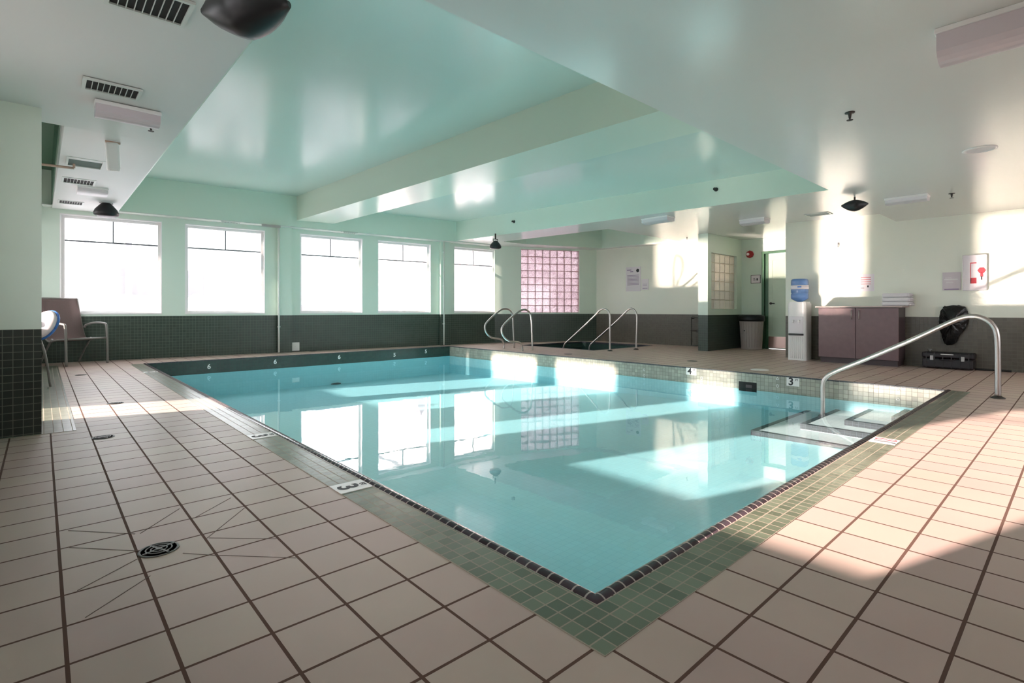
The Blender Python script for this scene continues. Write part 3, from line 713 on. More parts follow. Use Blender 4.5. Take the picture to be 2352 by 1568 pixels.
# white security sensor box hanging on the left soffit, with its rusty conduit
zz = zL(7.2); c = on_ceil(266, 325, zL)
t = thing('alarm_sensor', (c.x, c.y, c.z), 'cream box with a rounded end hanging from the stained left ceiling', 'sensor box')
MB().obox((c.x - .02, c.y, c.z - .13), (.045, 0, .004), (0, .03, 0), (-.006, 0, .115)).build('housing', M['white'], t, bevel=.018)
MB().tube([(c.x - .07, c.y, c.z - .012), (c.x + .03, c.y, c.z - .012)], .010, 8).build('mount_bar', M['rust'], t)
a = on_ceil(92, 377, lambda y: zL(y) - .05); bpt = on_ceil(170, 386, lambda y: zL(y) - .05)
t = tag(MB().tube([(XL, a.y + .05, bpt.z), (bpt.x, bpt.y, bpt.z)], .012, 8).tube([(bpt.x, bpt.y, bpt.z), (bpt.x, bpt.y, bpt.z + .08)], .01, 8).build('sprinkler_pipe', M['rust']), 'thin pinkish pipe running below the left ceiling out from behind the pillar', 'pipe')
c = on_ceil(2250, 343, lambda y: 2.2)
t = thing('recessed_light', (c.x, c.y, 2.2), 'round flush downlight in the upper right ceiling', 'light fixture')
MB().lathe([(.115, 0), (.115, -.006), (.09, -.010), (.088, -.002)], c, 32).build('trim_ring', M['white'], t)
MB().lathe([(.088, -.001), (.088, -.004)], c, 32).build('lens', M['lavwhite'], t)

# ------------------------------------------------------------------ pipes on the window wall
for px, lb in ((638.5, 'vertical pale pipe beside the second window'), (1014.5, 'vertical pale pipe between the fourth and fifth windows')):
    u = u_on(px, WA, dW) - .01; o = MB().tube([(u, -.125, .01), (u, -.125, 2.46)], .017, 10)
    t = thing('drain_pipe', tuple(to_w(u, -.125, 0)), lb, 'pipe', 'vertical pipes on the window wall')
    o.build('pipe_run', M['pipe'], t, xf=XFW)
    for z in (.5, 1.4, 2.2): MB().box(u - .024, u + .024, -.13, -.1, z, z + .02).build('pipe_clip', M['white'], t, xf=XFW)
u0, u1 = u_on(595, WA, dW), u_on(636, WA, dW)
tag(MB().box(u0, u1, -.30, -.245, 2.42, 2.46).build('junction_bar', M['steel_dull'], xf=XFW), 'short grey bracket bar under the header at the top of the left pipe', 'bracket')
# white access plate low on the wainscot
pa = online(677, 789, WA, WB); u = u_on(677, WA, dW)
t = thing('access_panel', tuple(pa), 'cream square plate low on the green mosaic below the third window', 'wall plate')
MB().box(u - .085, u + .085, -.03, -.001, .02, .19).build('cover_plate', M['white'], t, bevel=.006, xf=XFW)
MB().box(u - .004, u + .004, -.034, -.029, .10, .11).build('screw', M['steel_dull'], t, xf=XFW)

# ------------------------------------------------------------------ deck drains with cut tile lines
def drain(px, py, r, label):
    c = onz(px, py); t = thing('floor_drain', (c.x, c.y, 0), label, 'drain', 'floor drains')
    MB().lathe([(r, .0), (r, .002), (r * .93, .003), (r * .86, .002)], c, 32).build('drain_ring', M['grate'], t)
    MB().lathe([(r * .86, .001), (r * .86, .002)], c, 32).build('drain_pit', M['hole'], t)
    g = MB()
    for q in range(4):
        a = q * math.pi / 2 + .4; ca, sa = math.cos(a), math.sin(a)
        g.obox((c.x + ca * r * .43, c.y + sa * r * .43, .004), (ca * r * .43, sa * r * .43, 0), (-sa * r * .06, ca * r * .06, 0), (0, 0, .0012))
    for rr in (.62, .38):
        n = 20
        for k in range(n):
            a = 2 * math.pi * k / n; g.obox((c.x + math.cos(a) * r * rr, c.y + math.sin(a) * r * rr, .004), (-math.sin(a) * r * rr * .17, math.cos(a) * r * rr * .17, 0), (math.cos(a) * r * .035, math.sin(a) * r * .035, 0), (0, 0, .001))
    g.lathe([(r * .16, .003), (r * .16, .006)], c, 14)
    g.build('drain_grate', M['grate'], t); return t
drain(365, 1262, .062, 'nearest round floor drain, with fan-shaped tile cuts round it')
drain(237, 1004, .062, 'second round floor drain along the left deck')
drain(265, 926, .062, 'third floor drain, at the edge of the sunlit strip')
drain(186, 861, .062, 'farthest floor drain on the left deck near the chair')
m_cut = mat('dark cut line grout', (.15, .10, .085), .8)
cuts = MB()
def cutline(a, b_, w_=.0014):
    a = onz(*a); b_ = onz(*b_); d = (b_ - a); n = Vector((-d.y, d.x, 0)).normalized() * w_
    cuts.obox((a + b_) / 2 + Vector((0, 0, .0004)), d / 2, n, (0, 0, .0004))
for a, b_ in (((157, 1218), (310, 1226)), ((160, 1257), (318, 1265)), ((322, 1225), (412, 1168)), ((445, 1190), (530, 1143)), ((475, 1236), (562, 1166)), ((480, 1235), (635, 1237)), ((420, 1270), (505, 1276)), ((505, 1275), (680, 1281)), ((178, 1356), (318, 1282)), ((196, 1418), (345, 1322))):
    cutline(a, b_)
struct(cuts.build('trim_6', m_cut))
for px, py, lb in ((745, 846, 'small dark oval fitting on the pool floor, farther one'), (771, 881, 'small dark oval fitting on the pool floor, nearer one')):
    c = onz(px, py, zF(9)); c = onz(px, py, zF(c.y) + .004)
    t = thing('pool_return', tuple(c), lb, 'pool fitting', 'dark fittings on the pool floor')
    MB().lathe([(.10, 0), (.10, .01), (.07, .016)], c, 20).build('fitting_ring', M['nosing'], t); MB().lathe([(.05, .014), (.05, .02)], c, 16).build('fitting_cap', M['bar'], t)
for px, py, lb in ((1590, 829, 'dark round deck cap on the far right deck'), (1305, 813, 'dark round deck cap between the ladder and the hot tub'), (718, 806, 'dark round deck cap under the third window'), (1745, 849, 'pale round deck lid above the skimmer')):
    c = onz(px, py); t = thing('deck_cap', tuple(c), lb, 'deck cap', 'round caps in the deck')
    mm = M['white'] if 'pale' in lb else M['bar']
    rr = .12 if 'pale' in lb else .08
    MB().lathe([(rr, 0), (rr, .004), (rr * .9, .005)], c, 24).build('cap_rim', mm, t); MB().lathe([(rr * .8, .004), (rr * .8, .007)], c, 24).build('cap_lid', mm, t)

# ------------------------------------------------------------------ depth signs
def deck_sign(cxy, hx, hy, ux, uy, txt, small, label):
    """white tile lying in the band: centre, half sizes along ux/uy"""
    c = Vector((*cxy, .003)); t = thing('depth_marker', (c.x, c.y, 0), label, 'depth sign', 'white depth tiles')
    ux, uy = Vector((*ux, 0)), Vector((*uy, 0))
    MB().obox(c, ux * hx, uy * hy, (0, 0, .0015)).build('marker_tile', M['signtile'], t)
    text('marker_number', txt, M['ink'], hx * 2.0, frame_m(c + Vector((0, 0, .002)) - uy * hy * .25, ux, uy), t, .0008)
    if small: text('marker_unit', small, M['ink'], hx * .5, frame_m(c + Vector((0, 0, .002)) + ux * hx * .05 + uy * hy * .72, ux, uy), t, .0008)
    return t
c1 = (onz(760, 1118) + onz(840, 1122)) / 2
deck_sign((1.088, c1.y), .066, .078, (0, -1), (1, 0), '3', 'FT', 'white deck tile reading 3 FT on the left pool edge, nearer one')
c1 = onz(592, 1003); deck_sign((1.088, c1.y), .066, .078, (0, -1), (1, 0), '3', 'FT', 'white deck tile farther along the left pool edge')
c1 = onz(342, 855); deck_sign((1.088, c1.y), .066, .078, (0, -1), (1, 0), '4', 'FT', 'white deck tile at the far left corner of the pool')
# no-diving tile at right
c = onz(2046, 1017); c.y = .86; c.x += .03; t = thing('no_diving_sign', (c.x, c.y, 0), 'white tile with a red crossed circle and a dark diver in the right pool edge', 'sign tile')
MB().box(c.x - .08, c.x + .08, c.y - .07, c.y + .07, .0, .0035).build('marker_tile', M['signtile'], t)
rg = MB()
for k in range(24):
    a = 2 * math.pi * k / 24; rg.obox((c.x - .035 + math.cos(a) * .0, c.y, 0), (0, 0, 0), (0, 0, 0), (0, 0, 0)) if False else rg.obox((c.x + .03 + math.cos(a) * .028, c.y + math.sin(a) * .055, .0042), (-math.sin(a) * .006, math.cos(a) * .009, 0), (math.cos(a) * .004, math.sin(a) * .004, 0), (0, 0, .0006))
rg.obox((c.x + .03, c.y, .0042), (.019, .038, 0), (.004, -.003, 0), (0, 0, .0006)); rg.build('red_circle', M['redprint'], t)
MB().tube([(c.x - .05, c.y - .05, .0042), (c.x - .035, c.y - .02, .0042), (c.x - .05, c.y + .01, .0042), (c.x - .03, c.y + .03, .0042), (c.x - .04, c.y + .05, .0042)], .004, 6).lathe([(.009, .0037), (.009, .0048)], (c.x - .045, c.y - .058, 0), 12).build('diver_symbol', M['ink'], t)
# tiles on the pool walls
def wall_sign(p, hw, hh, txt, small, label):
    t = thing('depth_marker', tuple(p), label, 'depth sign', 'white depth tiles')
    MB().box(PX1 - .006, PX1 - .0005, p.y - hw, p.y + hw, p.z - hh, p.z + hh).build('marker_tile', M['signtile'], t)
    text('marker_number', txt, M['ink'], hh * 2.5, frame_m((PX1 - .007, p.y + hw * .3, p.z), (0, -1, 0), (0, 0, 1)), t, .0008)
    if small: text('marker_unit', small, M['ink'], hh * .6, frame_m((PX1 - .007, p.y - hw * .6, p.z + hh * .5), (0, -1, 0), (0, 0, 1)), t, .0008)
wall_sign(onx(1588, 853, PX1), .08, .05, '4', 'FT', 'white wall tile reading 4 FT on the right pool wall')
wall_sign(onx(1821.5, 877, PX1), .075, .052, '3', 'FT', 'white wall tile reading 3 FT on the right pool wall beside the handrail')
def mark_x(px, py, kind, label):
    p = onx(px, py, PX1); t = thing('wall_marker', tuple(p), label, 'wall marker', 'small white symbols on the pool walls')
    s = .02
    if kind == 'tri':
        b_ = MB()
        pts = [(0, 1), (-.9, -.6), (.9, -.6)]
        for i in range(3):
            a, q = pts[i], pts[(i + 1) % 3]; b_.tube([(PX1 - .004, p.y + a[0] * s, p.z + a[1] * s), (PX1 - .004, p.y + q[0] * s, p.z + q[1] * s)], .0035, 6)
        b_.build('symbol', M['white'], t)
    else:
        b_ = MB(); n = 14
        b_.tube([(PX1 - .004, p.y + math.cos(2 * math.pi * k / n) * s * .8, p.z + math.sin(2 * math.pi * k / n) * s * .8) for k in range(n + 1)], .0035, 6).build('symbol', M['white'], t)
for px, py, k, lb in ((1480, 849, 'o', 'upper small white ring on the right pool wall left of the 4 FT tile'), (1480, 862, 'o', 'lower small white ring on the right pool wall left of the 4 FT tile'), (1612, 868, 'o', 'small white ring just right of and below the 4 FT tile'),
                      (1786, 869, 'tri', 'upper small white symbol just left of the 3 FT wall tile'), (1786, 886, 'o', 'lower small white ring just left of the 3 FT wall tile'),
                      (2063, 895, 'tri', 'upper small white triangle near the right pool corner'), (2063, 916, 'tri', 'lower small white triangle near the right pool corner')):
    mark_x(px, py, k, lb)
ords = ['leftmost', 'second from the left', 'third from the left', 'fourth from the left', 'rightmost']
for i, (px, py) in enumerate(((480, 842), (632, 831), (779, 820), (906, 815), (978, 807))):
    p = ony(px, py, PY1); t = thing('wall_marker', tuple(p), '%s of the five small white numerals on the dark far pool wall' % ords[i], 'wall marker', 'small white symbols on the pool walls')
    text('symbol', '5' if i > 2 else '6', M['white'], .11, frame_m((p.x, PY1 - .004, p.z), (1, 0, 0), (0, 0, 1)), t, .002)
# skimmer
p0, p1_ = onx(1697, 875, PX1), onx(1738, 893, PX1)
t = thing('skimmer', tuple((p0 + p1_) / 2), 'dark rectangular skimmer mouth in the right pool wall', 'skimmer')
MB().box(PX1 - .003, PX1 + .02, p1_.y, p0.y, ZW - .04, p0.z).build('skimmer_mouth', M['hole'], t)
MB().box(PX1 - .008, PX1 - .002, p1_.y + .06, p1_.y + .14, ZW + .01, ZW + .05).build('weir_flap', M['browndark'], t)

# ------------------------------------------------------------------ poster, notices, alarm, rack
def sheet(name, p, w, h_, label, cat, thick=.008, m='paper', nx='x'):
    t = thing(name, tuple(p), label, cat); x = p.x
    MB().box(x - thick, x - .0005, p.y - w / 2, p.y + w / 2, p.z - h_ / 2, p.z + h_ / 2).build('sheet', M[m], t)
    return t
def bars(t, p, rows, m, thick=.009, name='printed_lines'):
    b_ = MB()
    for (dy0_, dy1_, dz, hh) in rows: b_.box(p.x - thick - .001, p.x - thick + .0005, p.y + dy0_, p.y + dy1_, p.z + dz, p.z + dz + hh)
    return b_.build(name, M[m], t)
a, b_ = onx(1438, 614, XP), onx(1472, 668, XP); p = (a + b_) / 2; wd, hh = abs(a.y - b_.y), abs(a.z - b_.z)
t = sheet('poster', p, wd, hh, 'white wall poster with lines of text and a dark emblem beside the hot tub', 'poster')
bars(t, p, [(-wd * .38, wd * .40, -hh * .02 - i * hh * .055 + .1, .012) for i in range(8)], 'purpleprint')
bars(t, p, [(wd * .12, wd * .42, hh * .36, .02), (wd * .0, wd * .2, hh * .29, .02)], 'purpleprint', name='heading_script')
MB().lathe([(.05, -.010), (.05, -.0085)], (p.x, p.y - wd * .3, p.z + hh * .34), 5, 'x').lathe([(.02, -.0115), (.02, -.0095)], (p.x, p.y - wd * .3, p.z + hh * .34), 12, 'x').build('emblem', M['ink'], t)
a, b_ = onx(1474, 641, XP), onx(1490, 665, XP); p = (a + b_) / 2
t = sheet('notice', p, abs(a.y - b_.y), abs(a.z - b_.z), 'small white notice just right of the wall poster', 'notice')
bars(t, p, [(-.06, .06, -.03, .008), (-.06, .06, -.0, .008), (-.07, .07, -.105, .012)], 'purpleprint')
a, b_ = onx(1725, 632, XD), onx(1747, 650, XD); p = (a + b_) / 2
t = sheet('door_notice', p, abs(a.y - b_.y), abs(a.z - b_.z), 'small framed notice with symbols on the green wall beside the door', 'notice')
bars(t, p, [(-.05, -.02, -.03, .05), (.0, .05, -.02, .012), (.01, .05, .01, .012)], 'ink')
w2, h2 = abs(a.y - b_.y) / 2, abs(a.z - b_.z) / 2; fb = MB()
for y0, y1, z0, z1 in ((-w2, w2, h2 - .008, h2), (-w2, w2, -h2, -h2 + .008), (-w2, -w2 + .008, -h2, h2), (w2 - .008, w2, -h2, h2)): fb.box(p.x - .013, p.x - .001, p.y + y0, p.y + y1, p.z + z0, p.z + z1)
fb.build('sign_frame', M['bar'], t)
p = onx(1723, 584, XD)
t = thing('alarm_strobe', tuple(p), 'round dark red fire alarm on the green wall beside the door', 'fire alarm')
MB().lathe([(.085, -.001), (.085, -.03), (.07, -.055), (.04, -.06)], p, 8, 'x').build('housing', M['red'], t)
MB().lathe([(.03, -.058), (.03, -.085), (.015, -.095)], (p.x, p.y + .02, p.z), 14, 'x').build('strobe_lens', M['pinkwhite'], t)
# open metal rack on the poster wall
a, b_ = onx(1588, 729, XP - .12), onx(1606, 790, XP - .12)
t = thing('metal_rack', (XP - .12, (a.y + b_.y) / 2, 0), 'slim open metal rack against the mosaic wall left of the partition', 'rack')
rk = MB(); xx = XP - .12
for y in (a.y, b_.y): rk.tube([(xx, y, .02), (xx, y, .66)], .009, 8)
rk.build('upright', M['bar'], t)
MB().tube(path([(xx, a.y, .64), (xx - .05, (a.y + b_.y) / 2 + .05, .68), (xx - .02, b_.y, .66)], 6), .009, 8).tube([(xx, a.y, .03), (xx, b_.y, .03)], .009, 8).tube([(xx, a.y, .64), (XP, a.y, .64)], .009, 8).build('rack_loop', M['bar'], t)
MB().tube([(xx, a.y + .01, .36), (xx, b_.y - .02, .36)], .016, 8).box(xx - .03, xx + .03, b_.y - .01, b_.y + .05, .33, .39).build('valve', M['bar'], t)

# trash can
c = onz(1726, 799); c.x = XD - .31; c.y = onx(1726, 780, XD - .31).y; r0 = .25
t = thing('trash_can', (c.x, c.y, 0), 'beige grey bin with a black liner rim in the corner beside the door', 'bin')
n = 32; bd = MB().lathe([(r0 * .80, 0), (r0 * .82, .02), (r0 * .97, .66), (r0 * .99, .68), (r0 * .9, .68)], (c.x, c.y, 0), n); bd.build('bin_body', M['trash'], t)
MB().lathe([(r0 * 1.02, .60), (r0 * 1.06, .62), (r0 * 1.05, .70), (r0 * .96, .725), (r0 * .90, .70)], (c.x, c.y, 0), 28).build('liner_rim', M['black'], t)
rb = MB()
for k in range(10):
    a_ = math.radians(135 + k * 14); rb.tube([(c.x + math.cos(a_) * r0 * .83, c.y + math.sin(a_) * r0 * .83, .05), (c.x + math.cos(a_) * r0 * .97, c.y + math.sin(a_) * r0 * .97, .58)], .006, 6)
rb.build('body_rib', M['trash'], t)
MB().lathe([(.012, 0), (.012, .02)], (c.x - r0 * .96, c.y + .05, .40), 8, 'x').build('rivet', M['black'], t)

# ------------------------------------------------------------------ water cooler and bottle
cx_, cy_ = 9.50, 3.235
t = thing('water_cooler', (cx_, cy_, 0), 'tall white floor-standing water cooler at the end of the right wall', 'water cooler')
w_, d_ = .145, .15
def rounded(x0, x1, y0, y1, r, n=5):
    pts = []
    for (cx0, cy0, a0_) in ((x1 - r, y1 - r, 0), (x0 + r, y1 - r, 90), (x0 + r, y0 + r, 180), (x1 - r, y0 + r, 270)):
        for k in range(n + 1):
            a_ = math.radians(a0_ + 90 * k / n); pts.append((cx0 + math.cos(a_) * r, cy0 + math.sin(a_) * r))
    return pts
MB().prism(rounded(cx_ - d_, cx_ + d_, cy_ - w_, cy_ + w_, .05), 0, .95).prism(rounded(cx_ - d_ + .015, cx_ + d_ - .015, cy_ - w_ + .015, cy_ + w_ - .015, .05), .95, .975).build('cooler_body', M['white'], t)
MB().box(cx_ - d_ - .006, cx_ - d_ + .02, cy_ - w_ + .04, cy_ + w_ - .03, .45, .73).build('tap_panel', M['paper'], t, bevel=.006)
for dy in (.045, -.045):
    MB().lathe([(.014, 0), (.014, .03)], (cx_ - d_ - .035, cy_ + dy, .66), 12, 'x').box(cx_ - d_ - .036, cx_ - d_ - .022, cy_ + dy - .008, cy_ + dy + .008, .625, .66).build('tap', M['steel_dull'], t)
MB().prism(rounded(cx_ - d_ - .05, cx_ - d_ + .04, cy_ - w_ + .035, cy_ + w_ - .025, .035), .415, .445).build('drip_tray', M['black'], t)
fl_ = MB()
for k in range(7): y = cy_ - w_ + .055 + k * .03; fl_.tube([(cx_ - d_ - .001, y, .03), (cx_ - d_ - .001, y, .39)], .004, 6)
fl_.build('front_flute', M['white'], t)
t = thing('water_bottle', (cx_, cy_, .975), 'large blue water bottle upside down on the white cooler', 'water bottle')
prof = [(.04, .0), (.075, .02), (.125, .05), (.132, .07), (.132, .13), (.124, .145), (.132, .16), (.132, .24), (.124, .255), (.132, .27), (.132, .34), (.128, .37), (.115, .385), (.02, .383)]
MB().lathe([(r_, .975 + z_ - .0) for r_, z_ in prof], (cx_, cy_, 0), 32).build('bottle_body', M['bluebottle'], t)
lb_ = MB(); lb_.lathe([(.1335, 1.19), (.1335, 1.255)], (cx_, cy_, 0), 32)
lb_.build('paper_band', M['paper'], t)
MB().box(cx_ - .137, cx_ - .133, cy_ - .07, cy_ - .01, 1.215, 1.235).build('band_print', M['blue'], t)

# ------------------------------------------------------------------ cabinet, worktop, towels
CF = 9.32; ca, cb = onx(1880, 760, CF).y, onx(2064, 760, CF).y
t = thing('cabinet', (CF + .2, (ca + cb) / 2, 0), 'low brown two-door cabinet against the right wall', 'cabinet')
MB().box(CF + .018, XR - .01, cb, ca, .085, .875).build('cabinet_body', M['browndark'], t)
ym = onx(1965, 760, CF).y
for y0, y1, hy_ in ((ym + .003, ca, ym + .05), (cb, ym - .003, ym - .05)):
    dd = MB().box(CF, CF + .018, y0, y1, .09, .87).build('cabinet_door', M['brownwood'], t, bevel=.002)
    hd = MB().tube([(CF, hy_, .70), (CF - .028, hy_, .70), (CF - .028, hy_, .83), (CF, hy_, .83)], .006, 8).build('door_pull', M['steel'], t); sub(hd, dd)
MB().box(CF + .05, XR - .02, cb + .02, ca - .02, 0, .085).build('toe_kick', M['browndark'], t)
tag(MB().box(CF - .03, XR - .002, cb - .05, ca + .04, .877, .90).build('worktop', M['counter'], bevel=.003), 'thin pinkish worktop lying on the brown cabinet', 'worktop')
ta, tb = onx(2025, 690, CF + .1).y, onx(2085, 690, CF + .1).y
for i in range(3):
    z0 = .901 + i * .064
    t = thing('folded_towel', ((CF + .28), (ta + tb) / 2, z0), ['bottom towel of the white stack on the worktop', 'middle towel of the white stack on the worktop', 'top towel of the white stack on the worktop'][i], 'towel', 'folded towels on the worktop')
    hz = .062
    o = MB().box(CF + .08 + i * .01, CF + .40, tb - .02 + i * .006, ta, z0, z0 + hz).build('towel_fold', M['towel'], t, bevel=.022)
    o.modifiers['bevel'].segments = 4
    e = MB()
    for k in range(2): e.tube([(CF + .10, tb - .024 + i * .006, z0 + .016 + k * .030), (CF + .38, tb - .024 + i * .006, z0 + .012 + k * .022)], .010, 8)
    e.build('towel_edge', M['towel'], t)

# notices and extinguisher cabinet on the right wall
a, b_ = onx(1973, 630, XR), onx(2008, 668, XR); p = (a + b_) / 2
t = sheet('instruction_sheet', p, abs(a.y - b_.y), abs(a.z - b_.z) , 'white instruction sheet with pink lines above the brown cabinet', 'notice', thick=.004)
bars(t, p, [(-.06, .08, .08 - .035 * i, .007) for i in range(4)], 'redprint', thick=.005)
bars(t, p, [(-.03, -.01, -.075, .03), (.03, .08, -.09, .006)], 'ink', thick=.005, name='printed_mark')
a, b_ = onx(2165, 626, XR), onx(2207, 666, XR); p = (a + b_) / 2
t = sheet('wall_sign', p, abs(a.y - b_.y), abs(a.z - b_.z), 'lilac plastic wall sign left of the extinguisher cabinet', 'sign', thick=.012, m='lav')
bars(t, p, [(-.07, .08, .02, .012), (-.0, .07, .045, .008), (-.02, .06, -.02, .008)], 'white', thick=.013)
bars(t, p, [(-.08, .08, -.125, .018)], 'purpleprint', thick=.014, name='bottom_edge')
a, b_ = onx(2212, 587, XR), onx(2268, 667, XR); p = (a + b_) / 2; w2, h2 = abs(a.y - b_.y) / 2, abs(a.z - b_.z) / 2
t = thing('extinguisher_cabinet', tuple(p), 'white wall cabinet with a red fire extinguisher symbol', 'fire extinguisher cabinet')
MB().box(XR - .05, XR - .001, p.y - w2, p.y + w2, p.z - h2, p.z + h2).build('cabinet_box', M['paper'], t, bevel=.004)
fd = MB()
for y0, y1, z0, z1 in ((-w2, w2, h2 - .008, h2), (-w2, w2, -h2, -h2 + .008), (-w2, -w2 + .01, -h2, h2), (w2 - .006, w2, -h2, h2)): fd.box(XR - .056, XR - .049, p.y + y0, p.y + y1, p.z + z0, p.z + z1)
fd.build('door_frame', M['steel_dull'], t)
MB().box(XR - .053, XR - .0495, p.y - .02, p.y + .045, p.z - .15, p.z - .07).box(XR - .053, XR - .0495, p.y - .02, p.y + .045, p.z + .13, p.z + .145).box(XR - .053, XR - .0495, p.y + .038, p.y + .045, p.z - .15, p.z + .14).build('extinguisher_symbol', M['redprint'], t)
MB().lathe([(.045, -.056), (.045, -.050)], (XR, p.y - .075, p.z + .03), 6, 'x').box(XR - .056, XR - .050, p.y - .09, p.y - .06, p.z - .06, p.z).build('red_tag', M['redprint'], t)
MB().box(XR - .058, XR - .055, p.y - .082, p.y - .068, p.z - .1, p.z - .05).build('latch', M['ink'], t)
p = onx(1926, 563, XR)
t = thing('wall_hook', tuple(p), 'tiny metal hook high on the wall above the cabinet', 'hook')
MB().tube(path([(XR, p.y, p.z + .03), (XR - .03, p.y, p.z + .03), (XR - .035, p.y, p.z - .02), (XR - .015, p.y, p.z - .03)], 5), .006, 8).build('hook_wire', M['steel_dull'], t)
MB().box(XR - .006, XR - .001, p.y - .015, p.y + .015, p.z, p.z + .05).build('hook_plate', M['steel_dull'], t)

# hanging black bin bag
outl = [(2168, 703), (2190, 701), (2214, 703), (2222, 715), (2224, 735), (2218, 752), (2204, 770), (2196, 786), (2182, 793), (2170, 788), (2163, 772), (2156, 750), (2157, 728), (2162, 712)]
XB = XR - .06; pp = [onx(a_, q, XB) for a_, q in outl]
cc = sum(pp, Vector()) / len(pp); t = thing('bin_bag', tuple(cc), 'crumpled black bin bag hanging on the wall above the black case', 'bag')
bm = bmesh.new(); rings = []
fine = path([*pp, pp[0]], 4)[:-1]
for k in range(7):
    f_ = math.sin(k / 6 * math.pi / 2); dpt = -.11 * math.cos(f_ * math.pi / 2)
    if k == 0: f_ = .03
    rings.append([bm.verts.new((XB + (-.10 * (1 - f_ ** 2)) + random.uniform(-.016, .016) * (k < 6), cc.y + (q.y - cc.y) * f_ + random.uniform(-.008, .008), cc.z + (q.z - cc.z) * f_ + random.uniform(-.01, .01))) for q in fine])
rings.append([bm.verts.new((XR - .004, q.y, q.z)) for q in fine]); n = len(fine)
for k in range(7):
    for i in range(n):
        f = bm.faces.new((rings[k][i], rings[k][(i + 1) % n], rings[k + 1][(i + 1) % n], rings[k + 1][i])); f.smooth = True
bm.faces.new(rings[0]); bm.faces.new(rings[-1][::-1]); o = MB(); o.bm.free(); o.bm = bm; bo = o.build('bag_body', M['bag'], t)
MB().tube(path([onx(2166, 706, XR - .12), onx(2190, 702, XR - .15), onx(2216, 706, XR - .12)], 6), .008, 8).build('bag_rim', M['bag'], t)

# black case on the floor
y0, y1 = onx(2238, 800, XR - .2).y, onx(2120, 800, XR - .2).y
t = thing('storage_case', (XR - .15, (y0 + y1) / 2, 0), 'wide black hard case on the deck below the bin bag', 'case')
MB().box(XR - .27, XR - .03, y0, y1, .012, .15).build('case_base', M['case'], t, bevel=.02)
MB().box(XR - .275, XR - .025, y0 - .004, y1 + .004, .155, .235).build('case_lid', M['case'], t, bevel=.02)
yc = (y0 + y1) / 2
for dy in (-.17, .17): MB().box(XR - .285, XR - .27, yc + dy - .02, yc + dy + .02, .12, .19).build('latch', M['steel_dull'], t, bevel=.004)
MB().tube([(XR - .27, yc - .08, .15), (XR - .30, yc - .075, .13), (XR - .30, yc + .075, .13), (XR - .27, yc + .08, .15)], .009, 8).build('case_handle', M['case'], t)
MB().box(XR - .279, XR - .272, yc - .07, yc + .07, .205, .215).build('label_strip', M['white'], t)
rbs = MB()
for k in range(6): y = y0 + .05 + k * (y1 - y0 - .1) / 5; rbs.box(XR - .277, XR - .268, y - .006, y + .006, .02, .23)
rbs.build('case_rib', M['case'], t)
c = onx(2272, 712, XR)
pm = [onz(2238, 850), onz(2262, 853), onz(2300, 856), onz(2322, 856)]
tag(MB().tube(path([(XR - .08, q.y, .014) for q in pm], 5), .014, 8, ).build('floor_cable', M['black']), 'black cable lying along the foot of the wall right of the case', 'cable')
pc = onx(2136, 800, XR - .2)
tag(MB().tube([(XR - .2, pc.y, .236), (XR - .2, pc.y, .262)], .012, 8).lathe([(.03, .262), (.03, .275)], (XR - .2, pc.y, 0), 12).build('small_valve', M['steel_dull']), 'small metal fitting standing on the black case', 'fitting')

# ------------------------------------------------------------------ sling armchair and the round object by the pillar
A, B = Vector((.27, 10.12, 0)), Vector((.775, 10.42, 0)); ac = (B - A).normalized(); wv = (B - A).length; fwd = Vector((ac.y, -ac.x, 0))
org = (A + B) / 2 - fwd * .27
t = thing('armchair', tuple(org), 'brown mesh sling armchair with curved metal arms under the first window', 'chair')
def cp(s_, f_, z_): return org + ac * s_ + fwd * f_ + Vector((0, 0, z_))
hw = wv / 2
for sg in (-1, 1):
    s_ = sg * hw
    MB().tube(path([cp(s_, .27, 0), cp(s_, .265, .3), cp(s_, .25, .575), cp(s_, .20, .625), cp(s_, .0, .635), cp(s_, -.20, .60), cp(s_, -.24, .56)], 6), .017, 10).build('arm_and_leg', M['chairmetal'], t)
    MB().tube(path([cp(s_ * .93, -.34, 0), cp(s_ * .93, -.20, .22), cp(s_ * .93, -.06, .40)], 6), .014, 10).build('rear_leg', M['chairmetal'], t)
    MB().tube(path([cp(s_ * .93, .25, .40), cp(s_ * .93, .05, .385), cp(s_ * .93, -.16, .37), cp(s_ * .93, -.26, .55), cp(s_ * .93, -.38, 1.02)], 6), .013, 10).build('side_rail', M['chairmetal'], t)
sl = MB(); pr2 = path([(.25, .405), (.05, .39), (-.15, .375), (-.24, .50), (-.31, .75), (-.385, 1.03)], 6) if False else None
pts2 = path([Vector((.26, .41, 0)), Vector((.05, .385, 0)), Vector((-.14, .372, 0)), Vector((-.235, .50, 0)), Vector((-.31, .76, 0)), Vector((-.385, 1.03, 0))], 6)
bm = bmesh.new(); L_ = []; 
for q in pts2:
    L_.append([bm.verts.new(cp(hw * .92 * k_, q.x, q.y - .015 * (1 - k_ * k_))) for k_ in (-1, -.5, 0, .5, 1)])
for i in range(len(L_) - 1):
    for k in range(4): f = bm.faces.new((L_[i][k], L_[i][k + 1], L_[i + 1][k + 1], L_[i + 1][k])); f.smooth = True
o = MB(); o.bm.free(); o.bm = bm; so = o.build('sling_seat', M['sling'], t); md = so.modifiers.new('thick', 'SOLIDIFY'); md.thickness = .008
MB().tube([cp(-hw * .93, -.384, 1.02), cp(hw * .93, -.384, 1.02)], .013, 10).build('top_rail', M['chairmetal'], t)
MB().tube([cp(-hw * .93, .255, .40), cp(hw * .93, .255, .40)], .015, 10).build('front_rail', M['chairmetal'], t)
